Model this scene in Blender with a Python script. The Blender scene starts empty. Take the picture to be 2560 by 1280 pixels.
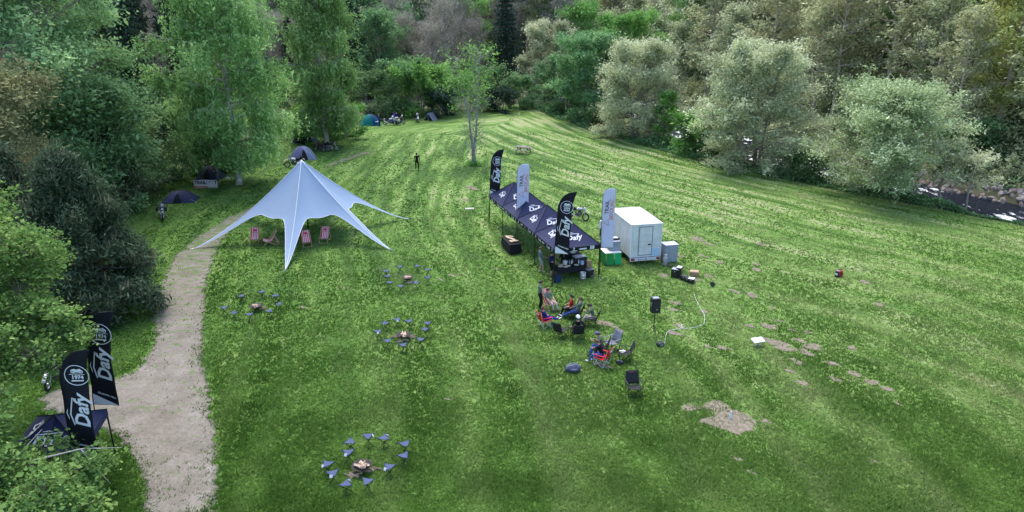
import bpy, bmesh, math, random
import numpy as np
from mathutils import Vector, Matrix, Euler
R = math.radians
S = bpy.context.scene
COL = S.collection
random.seed(7)

# ------------------------------------------------------------------ camera, sky, sun, exposure
TH, CH, FP = R(19.5), 16.0, 1760.0
cd = bpy.data.cameras.new("camera")
cam = bpy.data.objects.new("camera", cd)
COL.objects.link(cam)
cam.location = (0, 0, CH)
cam.rotation_euler = (R(90) - TH, 0, 0)
cd.sensor_width = 36.0
cd.lens = 36.0 * FP / 2560.0
cd.clip_end = 2000.0
S.camera = cam
SUN_EL, SUN_AZ = R(62), R(345)          # azimuth clockwise from +Y
w = bpy.data.worlds.new("World")
S.world = w
w.use_nodes = True
nt = w.node_tree
sky = nt.nodes.new("ShaderNodeTexSky")
sky.sky_type = 'NISHITA'
sky.sun_disc = False
sky.sun_elevation = SUN_EL
sky.sun_rotation = SUN_AZ
sky.air_density = 1.0
sky.dust_density = 2.0
sky.ozone_density = 1.0
nt.links.new(sky.outputs[0], nt.nodes["Background"].inputs[0])
nt.nodes["Background"].inputs[1].default_value = 0.14
sl = bpy.data.lights.new("sun", 'SUN')
sl.energy = 1.0
sl.angle = R(40)
sl.color = (1.0, 0.93, 0.84)
so = bpy.data.objects.new("sun", sl)
COL.objects.link(so)
sd = Vector((math.sin(SUN_AZ) * math.cos(SUN_EL), math.cos(SUN_AZ) * math.cos(SUN_EL), math.sin(SUN_EL)))
so.rotation_euler = sd.to_track_quat('Z', 'Y').to_euler()
so.location = (0, 60, 60)
vs = S.view_settings
vs.view_transform = 'Standard'
vs.look = 'None'
vs.gamma = 1.0
vs.use_curve_mapping = False
vs.exposure = 1.82

# ------------------------------------------------------------------ helpers
def gp(px, py, z=0.0):
    """Ground point measured in the photograph -> metres."""
    u, v = (px - 1280) / FP, (640 - py) / FP
    c, s = math.cos(TH), math.sin(TH)
    t = (z - CH) / (-s + v * c)
    return Vector((u * t, (c + v * s) * t, z))

def tag(o, label=None, cat=None, group=None, kind=None):
    if label: o['label'] = label
    if cat: o['category'] = cat
    if group: o['group'] = group
    if kind: o['kind'] = kind
    return o

def empty(name, loc=(0, 0, 0), rz=0.0):
    o = bpy.data.objects.new(name, None)
    COL.objects.link(o)
    o.location = loc
    o.rotation_euler = (0, 0, rz)
    o.empty_display_size = 0.2
    return o

def copy_tree(o, parent=None):
    c = o.copy()
    COL.objects.link(c)
    if parent: c.parent = parent
    for ch in list(o.children):
        copy_tree(ch, c)
    return c

MATS = {}
def mat(name, col, rough=0.6, metal=0.0, col2=None, scale=6.0, bump=0.0, spec=0.4, trans=0.0, ior=None):
    if name in MATS: return MATS[name]
    m = bpy.data.materials.new(name)
    m.use_nodes = True
    t = m.node_tree
    b = t.nodes["Principled BSDF"]
    b.inputs["Base Color"].default_value = (*col, 1)
    b.inputs["Roughness"].default_value = rough
    b.inputs["Metallic"].default_value = metal
    b.inputs["Specular IOR Level"].default_value = spec
    if trans:
        b.inputs["Transmission Weight"].default_value = trans
    if col2 or bump:
        tc = t.nodes.new("ShaderNodeTexCoord")
        n = t.nodes.new("ShaderNodeTexNoise")
        n.inputs["Scale"].default_value = scale
        n.inputs["Detail"].default_value = 5
        t.links.new(tc.outputs["Object"], n.inputs["Vector"])
        if col2:
            r = t.nodes.new("ShaderNodeValToRGB")
            r.color_ramp.elements[0].position = 0.35
            r.color_ramp.elements[1].position = 0.65
            r.color_ramp.elements[0].color = (*col, 1)
            r.color_ramp.elements[1].color = (*col2, 1)
            t.links.new(n.outputs["Fac"], r.inputs[0])
            t.links.new(r.outputs[0], b.inputs["Base Color"])
        if bump:
            bp = t.nodes.new("ShaderNodeBump")
            bp.inputs["Strength"].default_value = bump
            bp.inputs["Distance"].default_value = 0.03
            t.links.new(n.outputs["Fac"], bp.inputs["Height"])
            t.links.new(bp.outputs[0], b.inputs["Normal"])
    MATS[name] = m
    return m

def leafmat(name, cols, trans=0.3, var=0.25, gain=1.0):
    """cols: list of (pos, rgb) along the per-leaf 'tint' attribute."""
    if name in MATS: return MATS[name]
    m = bpy.data.materials.new(name)
    m.use_nodes = True
    t = m.node_tree
    t.nodes.remove(t.nodes["Principled BSDF"])
    a = t.nodes.new("ShaderNodeAttribute"); a.attribute_name = "tint"
    r = t.nodes.new("ShaderNodeValToRGB")
    e = r.color_ramp.elements
    while len(e) < len(cols): e.new(0.5)
    for k, (p, c) in enumerate(cols):
        e[k].position = p
        e[k].color = (*[min(.8, q * gain) for q in c], 1)
    oi = t.nodes.new("ShaderNodeObjectInfo")
    hs = t.nodes.new("ShaderNodeHueSaturation")
    mr = t.nodes.new("ShaderNodeMapRange")
    mr.inputs["To Min"].default_value = 1 - var
    mr.inputs["To Max"].default_value = 1 + var
    mh = t.nodes.new("ShaderNodeMapRange")
    mh.inputs["To Min"].default_value = 0.5 - var * 0.06
    mh.inputs["To Max"].default_value = 0.5 + var * 0.06
    L = t.links.new
    L(a.outputs["Fac"], r.inputs[0])
    L(oi.outputs["Random"], mr.inputs[0]); L(oi.outputs["Random"], mh.inputs[0])
    L(mr.outputs[0], hs.inputs["Value"]); L(mh.outputs[0], hs.inputs["Hue"])
    L(r.outputs[0], hs.inputs["Color"])
    d = t.nodes.new("ShaderNodeBsdfDiffuse")
    tr = t.nodes.new("ShaderNodeBsdfTranslucent")
    mx = t.nodes.new("ShaderNodeMixShader")
    mx.inputs[0].default_value = trans
    L(hs.outputs[0], d.inputs[0]); L(hs.outputs[0], tr.inputs[0])
    L(d.outputs[0], mx.inputs[1]); L(tr.outputs[0], mx.inputs[2])
    L(mx.outputs[0], t.nodes["Material Output"].inputs[0])
    MATS[name] = m
    return m

class MB:
    """Collects shapes and links them as ONE mesh object."""
    def __init__(s): s.v, s.f, s.mi = [], [], []
    def add(s, vs_, fs, mi=0, M=None):
        n = len(s.v)
        for p in vs_:
            p = Vector(p)
            s.v.append(M @ p if M is not None else p)
        for f in fs:
            s.f.append([n + i for i in f]); s.mi.append(mi)
        return s
    def box(s, c, sz, M=None, mi=0, rot=None, top=1.0):
        x, y, z = sz[0] / 2, sz[1] / 2, sz[2] / 2
        q = [(-x, -y, -z), (x, -y, -z), (x, y, -z), (-x, y, -z), (-x * top, -y * top, z), (x * top, -y * top, z), (x * top, y * top, z), (-x * top, y * top, z)]
        T = Matrix.Translation(c)
        if rot: T = T @ Euler(rot).to_matrix().to_4x4()
        if M is not None: T = M @ T
        return s.add(q, [(3, 2, 1, 0), (4, 5, 6, 7), (0, 1, 5, 4), (1, 2, 6, 5), (2, 3, 7, 6), (3, 0, 4, 7)], mi, T)
    def path(s, pts, rad, n=6, mi=0, M=None, cap=True):
        pts = [Vector(p) for p in pts]
        if not isinstance(rad, (list, tuple)): rad = [rad] * len(pts)
        vs_, fs = [], []
        ref = None
        for i, p in enumerate(pts):
            d = (pts[min(i + 1, len(pts) - 1)] - pts[max(i - 1, 0)])
            if d.length < 1e-9: d = Vector((0, 0, 1))
            d.normalize()
            if ref is None: ref = d.orthogonal()
            a = (ref - d * ref.dot(d))
            a = a.normalized() if a.length > 1e-6 else d.orthogonal().normalized()
            ref = a
            b = d.cross(a)
            for k in range(n):
                t = 2 * math.pi * k / n
                vs_.append(p + (a * math.cos(t) + b * math.sin(t)) * rad[i])
        for i in range(len(pts) - 1):
            for k in range(n):
                fs.append((i * n + k, i * n + (k + 1) % n, (i + 1) * n + (k + 1) % n, (i + 1) * n + k))
        if cap:
            fs.append(tuple(range(n - 1, -1, -1)))
            fs.append(tuple(range((len(pts) - 1) * n, len(pts) * n)))
        return s.add(vs_, fs, mi, M)
    def tube(s, a, b, r0, r1=None, n=8, mi=0, M=None):
        return s.path([a, b], [r0, r0 if r1 is None else r1], n, mi, M)
    def lathe(s, prof, n=16, mi=0, M=None):
        vs_, fs = [], []
        for r, z in prof:
            for k in range(n):
                t = 2 * math.pi * k / n
                vs_.append((r * math.cos(t), r * math.sin(t), z))
        for i in range(len(prof) - 1):
            for k in range(n):
                fs.append((i * n + k, i * n + (k + 1) % n, (i + 1) * n + (k + 1) % n, (i + 1) * n + k))
        fs.append(tuple(range(n - 1, -1, -1)))
        fs.append(tuple(range((len(prof) - 1) * n, len(prof) * n)))
        return s.add(vs_, fs, mi, M)
    def ball(s, c, r, n=10, mi=0, M=None):
        if not isinstance(r, (tuple, list)): r = (r, r, r)
        k = n // 2
        prof = [(max(1e-3, math.sin(math.pi * i / k)), -math.cos(math.pi * i / k)) for i in range(k + 1)]
        T = Matrix.Translation(c) @ Matrix.Diagonal((*r, 1))
        if M is not None: T = M @ T
        return s.lathe(prof, n, mi, T)
    def prism(s, poly, d, M=None, mi=0):
        """polygon in local XY, thickness d along +Z"""
        n = len(poly)
        vs_ = [(x, y, 0) for x, y in poly] + [(x, y, d) for x, y in poly]
        fs = [tuple(range(n - 1, -1, -1)), tuple(range(n, 2 * n))]
        fs += [(i, (i + 1) % n, n + (i + 1) % n, n + i) for i in range(n)]
        return s.add(vs_, fs, mi, M)
    def torus(s, c, Rr, r, M=None, mi=0, n=20, k=6, ax='Y'):
        pts = []
        for i in range(n):
            t = 2 * math.pi * i / n
            for j in range(k):
                u = 2 * math.pi * j / k
                q = (Rr + r * math.cos(u))
                a, b, h = q * math.cos(t), q * math.sin(t), r * math.sin(u)
                pts.append({'Y': (a, h, b), 'Z': (a, b, h), 'X': (h, a, b)}[ax])
        fs = [(i * k + j, ((i + 1) % n) * k + j, ((i + 1) % n) * k + (j + 1) % k, i * k + (j + 1) % k) for i in range(n) for j in range(k)]
        T = Matrix.Translation(c)
        return s.add(pts, fs, mi, M @ T if M is not None else T)
    def grid(s, P, mi=0, M=None):
        """P: rows of points"""
        nr, nc = len(P), len(P[0])
        vs_ = [p for row in P for p in row]
        fs = [(i * nc + j, i * nc + j + 1, (i + 1) * nc + j + 1, (i + 1) * nc + j) for i in range(nr - 1) for j in range(nc - 1)]
        return s.add(vs_, fs, mi, M)
    def text(s, body, size, M, mi=0, shear=0.0, bold=0.0, space=1.0, sx=1.0):
        cu = bpy.data.curves.new("t", 'FONT')
        cu.body = body; cu.size = size; cu.shear = shear; cu.offset = bold
        cu.align_x = 'CENTER'; cu.align_y = 'CENTER'; cu.space_character = space
        cu.resolution_u = 2
        o = bpy.data.objects.new("t", cu)
        COL.objects.link(o)
        dg = bpy.context.evaluated_depsgraph_get()
        me = bpy.data.meshes.new_from_object(o.evaluated_get(dg))
        s.add([(v.co.x * sx, v.co.y, v.co.z) for v in me.vertices], [list(p.vertices) for p in me.polygons], mi, M)
        bpy.data.objects.remove(o); bpy.data.curves.remove(cu); bpy.data.meshes.remove(me)
        return s
    def build(s, name, mats, parent=None, smooth=False, bevel=0.0, solid=0.0, loc=None, rz=None):
        me = bpy.data.meshes.new(name)
        me.from_pydata([tuple(v) for v in s.v], [], s.f)
        if not isinstance(mats, (list, tuple)): mats = [mats]
        for m in mats: me.materials.append(m)
        me.polygons.foreach_set("material_index", s.mi)
        if bevel:
            bm = bmesh.new(); bm.from_mesh(me)
            es = [e for e in bm.edges if len(e.link_faces) == 2 and e.calc_face_angle(0) > 0.6]
            bmesh.ops.bevel(bm, geom=es, offset=bevel, segments=1, affect='EDGES', profile=0.5)
            bm.to_mesh(me); bm.free()
        if smooth: me.polygons.foreach_set("use_smooth", [True] * len(me.polygons))
        me.update()
        o = bpy.data.objects.new(name, me)
        COL.objects.link(o)
        if parent: o.parent = parent
        if loc is not None: o.location = loc
        if rz is not None: o.rotation_euler = (0, 0, rz)
        if solid:
            md = o.modifiers.new("solid", 'SOLIDIFY'); md.thickness = solid; md.offset = 0
        return o

def quad_mesh(name, V, tint, m):
    """V (N,k,3) polygons, tint (N,)"""
    N, k = V.shape[0], V.shape[1]
    me = bpy.data.meshes.new(name)
    me.vertices.add(N * k)
    me.vertices.foreach_set("co", V.reshape(-1).astype(np.float32))
    me.loops.add(N * k)
    me.loops.foreach_set("vertex_index", np.arange(N * k, dtype=np.int32))
    me.polygons.add(N)
    me.polygons.foreach_set("loop_start", np.arange(N, dtype=np.int32) * k)
    try: me.polygons.foreach_set("loop_total", np.full(N, k, dtype=np.int32))
    except Exception: pass
    at = me.attributes.new("tint", 'FLOAT', 'FACE')
    at.data.foreach_set("value", tint.astype(np.float32))
    me.materials.append(m)
    me.update()
    me.validate()
    return me

def leaf_polys(C, size, rng, aspect=0.5, up=0.5, droop=0.0, out=None):
    """rhombic leaves at centres C"""
    N = len(C)
    n = rng.normal(size=(N, 3)); n[:, 2] = np.abs(n[:, 2]) + up
    if out is not None: n += out * 0.8
    n /= np.linalg.norm(n, axis=1)[:, None]
    t = rng.normal(size=(N, 3)); t[:, 2] -= droop
    t -= n * (t * n).sum(1)[:, None]
    t /= np.linalg.norm(t, axis=1)[:, None] + 1e-9
    b = np.cross(n, t)
    L = (size * np.clip(np.exp(rng.normal(-.08, .42, N)), .35, 2.4))[:, None]
    W = L * aspect
    sh = rng.uniform(-0.1, 0.25, N)[:, None]
    return np.stack([C - t * L * .5, C + b * W * .5 + t * L * sh * .5, C + t * L * .5, C - b * W * .5 + t * L * sh * .5], axis=1)
# ------------------------------------------------------------------ terrain
XR = np.array([(10, 62), (30, 54), (45, 46.5), (53, 40.4), (60, 33.6), (70.6, 25.4), (80, 19.6), (88, 15.2), (100, 10), (112, 6), (122, 3.6)], float)
RIV = np.array([(20, 66), (40, 55), (52, 47), (57.5, 43.2), (64, 39), (72.5, 34.6), (88, 28.6), (108, 24.8), (130, 22), (180, 22)], float)
def xr(y): return np.interp(y, XR[:, 0], XR[:, 1])
def rivx(y): return np.interp(y, RIV[:, 0], RIV[:, 1])
def vnoise(x, y, s, seed=0):
    g = np.random.default_rng(seed).uniform(-1, 1, (64, 64))
    u, v = np.asarray(x) / s + 100, np.asarray(y) / s + 100
    i, j = np.floor(u).astype(int), np.floor(v).astype(int)
    a, b = u - i, v - j
    a, b = a * a * (3 - 2 * a), b * b * (3 - 2 * b)
    G = lambda p, q: g[p % 64, q % 64]
    return (G(i, j) * (1 - a) + G(i + 1, j) * a) * (1 - b) + (G(i, j + 1) * (1 - a) + G(i + 1, j + 1) * a) * b
def sstep(a, b, x):
    t = np.clip((x - a) / (b - a), 0, 1)
    return t * t * (3 - 2 * t)
WATER_Z = -0.85
def hgt(x, y):
    x, y = np.asarray(x, float), np.asarray(y, float)
    d = x - rivx(y)
    z = -2.3 * np.exp(-(d / 4.8) ** 4) - 0.3 * np.exp(-(d / 6.5) ** 2)
    e = np.maximum(0, d - 6.5)
    z = z + np.minimum(0.62 * e, 26 + .12 * e) * sstep(0, 6, e)
    l = np.maximum(0, -x - (40 + 0.12 * np.maximum(0, y - 40)))
    z = z + np.minimum(0.5 * l, 34) * sstep(0, 10, l)
    f = np.maximum(0, y - 150 + 0.12 * np.abs(x - 5))
    far = np.minimum(0.36 * f, 45) * sstep(0, 14, f)
    z = np.where((d < -8) & (far > 0), np.maximum(z, far), z)
    z = np.where(y > 190, np.maximum(z, np.minimum(.45 * np.maximum(0, y - 190), 50)), z)
    hill = np.clip((z - 1) / 8, 0, 1)
    z = z + hill * vnoise(x, y, 17, 3) * 1.6
    z = z + 0.05 * vnoise(x, y, 5, 4) + 0.04 * vnoise(x, y, 1.7, 5)
    return z
def hz(x, y): return float(hgt(x, y))

BND = np.array([(-14.3, 12), (-14.2, 19.4), (-14.6, 22), (-14.9, 25), (-16, 31), (-17.8, 38), (-19.5, 44), (-21.5, 52), (-22.5, 66), (-22, 82), (-22, 97), (-16, 106), (-6, 112), (3.4, 122), (10, 100), (15, 88), (19.4, 80), (25.2, 70.6), (33.4, 60), (40.2, 53), (46.3, 45), (54, 30), (60, 14)], float)
def bdist(x, y):
    best = np.full(x.shape, 1e9); vv = np.zeros(x.shape)
    s0 = 0
    for k in range(len(BND) - 1):
        a, b = BND[k], BND[k + 1]
        e = b - a; L = np.hypot(*e)
        t = np.clip(((x - a[0]) * e[0] + (y - a[1]) * e[1]) / L ** 2, 0, 1)
        d = np.hypot(x - a[0] - t * e[0], y - a[1] - t * e[1])
        m = d < best
        best[m] = d[m]; vv[m] = (s0 + t * L)[m]
        s0 += L
    return best, vv
def inside(x, y, poly):
    r = np.zeros(x.shape, bool)
    n = len(poly)
    for i in range(n):
        x0, y0 = poly[i]; x1, y1 = poly[(i + 1) % n]
        c = ((y0 > y) != (y1 > y)) & (x < (x1 - x0) * (y - y0) / ((y1 - y0) if y1 != y0 else 1e-9) + x0)
        r ^= c
    return r
GRASS_DK, GRASS_MD, GRASS_LT, GRASS_ST = (0.042, 0.1, 0.018), (0.092, 0.18, 0.033), (0.158, 0.25, 0.066), (0.26, 0.29, 0.14)

def ground_material():
    m = bpy.data.materials.new("meadow_turf"); m.use_nodes = True
    t = m.node_tree; b = t.nodes["Principled BSDF"]; L = t.links.new
    b.inputs["Roughness"].default_value = 0.9
    b.inputs["Specular IOR Level"].default_value = 0.15
    N = lambda k: t.nodes.new(k)
    tc = N("ShaderNodeTexCoord")
    def noise(scale, det=4, vec=None, rough=0.6):
        n = N("ShaderNodeTexNoise"); n.inputs["Scale"].default_value = scale
        n.inputs["Detail"].default_value = det; n.inputs["Roughness"].default_value = rough
        L(vec or tc.outputs["Object"], n.inputs["Vector"]); return n.outputs["Fac"]
    def math_(op, a, bb, cl=False):
        n = N("ShaderNodeMath"); n.operation = op; n.use_clamp = cl
        for i, q in enumerate((a, bb)):
            if q is None: continue
            if isinstance(q, (int, float)): n.inputs[i].default_value = q
            else: L(q, n.inputs[i])
        return n.outputs[0]
    def attr(nm):
        a = N("ShaderNodeAttribute"); a.attribute_name = nm; return a.outputs["Fac"]
    mu, mv = attr("mow_u"), attr("mow_v")
    cx = N("ShaderNodeCombineXYZ")
    L(math_('MULTIPLY', mu, 0.95), cx.inputs[0]); L(math_('MULTIPLY', mv, 0.09), cx.inputs[1])
    streak = noise(1.0, 3, cx.outputs[0], 0.55)
    cx2 = N("ShaderNodeCombineXYZ")
    L(math_('MULTIPLY', mu, 3.2), cx2.inputs[0]); L(math_('MULTIPLY', mv, 0.7), cx2.inputs[1])
    streak2 = noise(1.0, 3, cx2.outputs[0])
    big = noise(0.07, 3)
    mid = noise(0.9, 5)
    fine = noise(9.0, 5, None, 0.8)
    # mow streaks strongest away from the camera end
    s = math_('MULTIPLY', math_('SUBTRACT', streak, 0.5), math_('ADD', math_('MULTIPLY', attr("mow_a"), 2.1), 1.25))
    v = math_('ADD', math_('ADD', s, math_('MULTIPLY', math_('SUBTRACT', streak2, 0.5), 0.55)),
              math_('ADD', math_('MULTIPLY', math_('SUBTRACT', big, 0.5), 0.18), math_('MULTIPLY', math_('SUBTRACT', mid, 0.5), 0.22)))
    v = math_('ADD', v, math_('MULTIPLY', math_('SUBTRACT', fine, 0.5), .55))
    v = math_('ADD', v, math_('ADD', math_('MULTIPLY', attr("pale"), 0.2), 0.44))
    r = N("ShaderNodeValToRGB")
    e = r.color_ramp.elements; e.new(.5); e.new(.5)
    for k, (p, c) in enumerate(((0.15, GRASS_DK), (0.45, GRASS_MD), (0.68, GRASS_LT), (0.95, GRASS_ST))):
        e[k].position = p; e[k].color = (*c, 1)
    L(v, r.inputs[0])
    # forest floor
    fl = N("ShaderNodeValToRGB")
    fl.color_ramp.elements[0].color = (0.03, 0.05, 0.02, 1); fl.color_ramp.elements[1].color = (0.1, 0.11, 0.055, 1)
    fl.color_ramp.elements[0].position = .38; fl.color_ramp.elements[1].position = .68
    L(noise(0.6, 6), fl.inputs[0])
    mx = N("ShaderNodeMix"); mx.data_type = 'RGBA'
    L(math_('ADD', attr("wood"), math_('MULTIPLY', math_('SUBTRACT', mid, 0.5), 0.6), True), mx.inputs[0])
    L(r.outputs[0], mx.inputs[6]); L(fl.outputs[0], mx.inputs[7])
    # pebbly bank by the water
    bk = N("ShaderNodeValToRGB")
    bk.color_ramp.elements[0].color = (0.03, 0.025, 0.02, 1); bk.color_ramp.elements[1].color = (0.2, 0.15, 0.12, 1)
    vo = N("ShaderNodeTexVoronoi"); vo.inputs["Scale"].default_value = 1.6
    L(tc.outputs["Object"], vo.inputs["Vector"]); L(vo.outputs["Color"], bk.inputs[0])
    mb = N("ShaderNodeMix"); mb.data_type = 'RGBA'
    L(math_('ADD', attr("bank"), math_('MULTIPLY', math_('SUBTRACT', mid, 0.5), 1.2), True), mb.inputs[0])
    L(mx.outputs[2], mb.inputs[6]); L(bk.outputs[0], mb.inputs[7])
    L(mb.outputs[2], b.inputs["Base Color"])
    bp = N("ShaderNodeBump"); bp.inputs["Strength"].default_value = 0.7; bp.inputs["Distance"].default_value = 0.06
    L(math_('ADD', fine, math_('MULTIPLY', mid, 1.0)), bp.inputs["Height"]); L(bp.outputs[0], b.inputs["Normal"])
    return m

def build_ground():
    def sheet(xs, ys, name):
        X, Y = np.meshgrid(xs, ys)
        Z = hgt(X, Y)
        V = np.stack([X, Y, Z], -1).reshape(-1, 3)
        nr, nc = X.shape
        i = np.arange(nr * nc).reshape(nr, nc)
        F = np.stack([i[:-1, :-1], i[:-1, 1:], i[1:, 1:], i[1:, :-1]], -1).reshape(-1, 4)
        me = bpy.data.meshes.new(name)
        me.from_pydata(V.tolist(), [], F.tolist())
        x, y = V[:, 0], V[:, 1]
        u, v = bdist(x, y)
        ins = inside(x, y, np.vstack([BND, [(60, -40), (-14.3, -40)]]))
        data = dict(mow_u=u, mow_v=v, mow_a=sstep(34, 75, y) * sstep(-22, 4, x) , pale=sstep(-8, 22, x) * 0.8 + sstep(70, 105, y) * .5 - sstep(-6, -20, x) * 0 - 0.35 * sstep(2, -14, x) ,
                    wood=np.where(ins, 0, sstep(1.5, 5.0, u)), bank=np.exp(-((x - rivx(y)) / 5.6) ** 4) )
        lawn = inside(x, y, LAWN_LEFT)
        data['wood'] = np.where(lawn, 0.0, data['wood'])
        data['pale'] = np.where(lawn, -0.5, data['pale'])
        for k, q in data.items():
            a = me.attributes.new(k, 'FLOAT', 'POINT')
            a.data.foreach_set("value", q.astype(np.float32))
        me.polygons.foreach_set("use_smooth", [True] * len(me.polygons))
        return me
    xs = np.concatenate([np.arange(-330, -60, 6.), np.arange(-60, 70, 0.7), np.arange(70, 330, 6.)])
    ys = np.concatenate([np.arange(-60, 12, 6.), np.arange(12, 130, 0.7), np.arange(130, 420, 5.)])
    me = sheet(xs, ys, "ground")
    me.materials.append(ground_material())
    o = bpy.data.objects.new("ground", me); COL.objects.link(o)
    tag(o, "mown green meadow rising into wooded hillsides", "ground", kind='structure')
LAWN_LEFT = [(-14, 10), (-14.5, 24), (-21, 52), (-22, 100), (-32, 100), (-33, 66), (-31, 52), (-26, 36), (-24, 20), (-24, 10)]
build_ground()

def ragged(px, n_sub, amp, seed):
    """outline measured in the photo -> ragged ground polygon"""
    rg = np.random.default_rng(seed)
    P = [np.array(gp(*p)[:2]) for p in px]
    out = []
    for i in range(len(P)):
        a, b = P[i], P[(i + 1) % len(P)]
        L = np.hypot(*(b - a)); n = max(1, int(L / n_sub))
        nn = np.array([-(b - a)[1], (b - a)[0]]) / (L + 1e-9)
        for k in range(n):
            out.append(a + (b - a) * k / n + nn * rg.normal() * amp)
    return out
def flat_mesh(name, polys, m, lift=0.012, cell=0.5):
    from mathutils.geometry import delaunay_2d_cdt
    me = bpy.data.meshes.new(name)
    VV, FF = [], []
    for P in polys:
        P = [Vector((float(p[0]), float(p[1]))) for p in P]
        A = np.array([tuple(p) for p in P])
        cl_ = min(cell, max(.08, np.ptp(A, axis=0).min() / 5))
        gx, gy = np.meshgrid(np.arange(A[:, 0].min(), A[:, 0].max(), cl_), np.arange(A[:, 1].min(), A[:, 1].max(), cl_))
        gx, gy = gx.ravel(), gy.ravel()
        k = inside(gx, gy, A) if len(gx) else np.zeros(0, bool)
        n = len(P)
        r = delaunay_2d_cdt(P + [Vector((float(x), float(y))) for x, y in zip(gx[k], gy[k])], [], [list(range(n))], 1, 1e-4)
        o_ = len(VV)
        VV += [(v.x, v.y, 0) for v in r[0]]
        FF += [[o_ + i for i in f] for f in r[2]]
    zs = hgt([v[0] for v in VV], [v[1] for v in VV])
    at_d = np.full(len(VV), 9.0); X_ = np.array([v[0] for v in VV]); Y_ = np.array([v[1] for v in VV])
    for P in polys:
        for i in range(len(P)):
            a, b = np.array(P[i], float), np.array(P[(i + 1) % len(P)], float); e = b - a; L2 = max(1e-9, (e * e).sum())
            t = np.clip(((X_ - a[0]) * e[0] + (Y_ - a[1]) * e[1]) / L2, 0, 1)
            at_d = np.minimum(at_d, np.hypot(X_ - a[0] - t * e[0], Y_ - a[1] - t * e[1]))
    me.from_pydata([(v[0], v[1], z + lift) for v, z in zip(VV, zs)], [], FF)
    ea = me.attributes.new('edge', 'FLOAT', 'POINT'); ea.data.foreach_set('value', at_d.astype(np.float32))
    me.materials.append(m)
    o = bpy.data.objects.new(name, me); COL.objects.link(o)
    return o
def fray(m, width, scale=2.2):
    """the sheet wears away raggedly towards its outline"""
    t = m.node_tree; L = t.links.new; N = lambda k: t.nodes.new(k)
    b = t.nodes['Principled BSDF']
    a = N('ShaderNodeAttribute'); a.attribute_name = 'edge'
    tc = N('ShaderNodeTexCoord'); n = N('ShaderNodeTexNoise'); n.inputs['Scale'].default_value = scale; n.inputs['Detail'].default_value = 8; n.inputs['Roughness'].default_value = .75
    L(tc.outputs['Object'], n.inputs['Vector'])
    q = N('ShaderNodeMath'); q.operation = 'DIVIDE'; q.inputs[1].default_value = width; L(a.outputs['Fac'], q.inputs[0])
    s_ = N('ShaderNodeMath'); s_.operation = 'ADD'; L(q.outputs[0], s_.inputs[0]); L(n.outputs['Fac'], s_.inputs[1])
    r = N('ShaderNodeValToRGB'); r.color_ramp.elements[0].position = .62; r.color_ramp.elements[1].position = .78
    L(s_.outputs[0], r.inputs[0])
    tr = N('ShaderNodeBsdfTransparent'); mx = N('ShaderNodeMixShader')
    L(r.outputs[0], mx.inputs[0]); L(tr.outputs[0], mx.inputs[1]); L(b.outputs[0], mx.inputs[2])
    L(mx.outputs[0], t.nodes['Material Output'].inputs[0])
    return m
PATH_PX = [(552, 1300), (554, 1180), (549, 1060), (529, 960), (514, 900), (517, 820), (521, 740), (528, 690), (557, 605), (586, 575), (648, 528), (690, 482), (664, 500), (640, 512), (560, 548), (492, 590), (432, 640), (406, 690), (386, 740), (376, 800), (378, 860), (338, 922), (250, 958), (95, 975), (98, 1030), (200, 1060), (275, 1090), (318, 1140), (345, 1200), (352, 1300)]
PATH2_PX = [(815, 424), (870, 402), (928, 383), (936, 377), (905, 379), (850, 396), (806, 418)]
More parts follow.
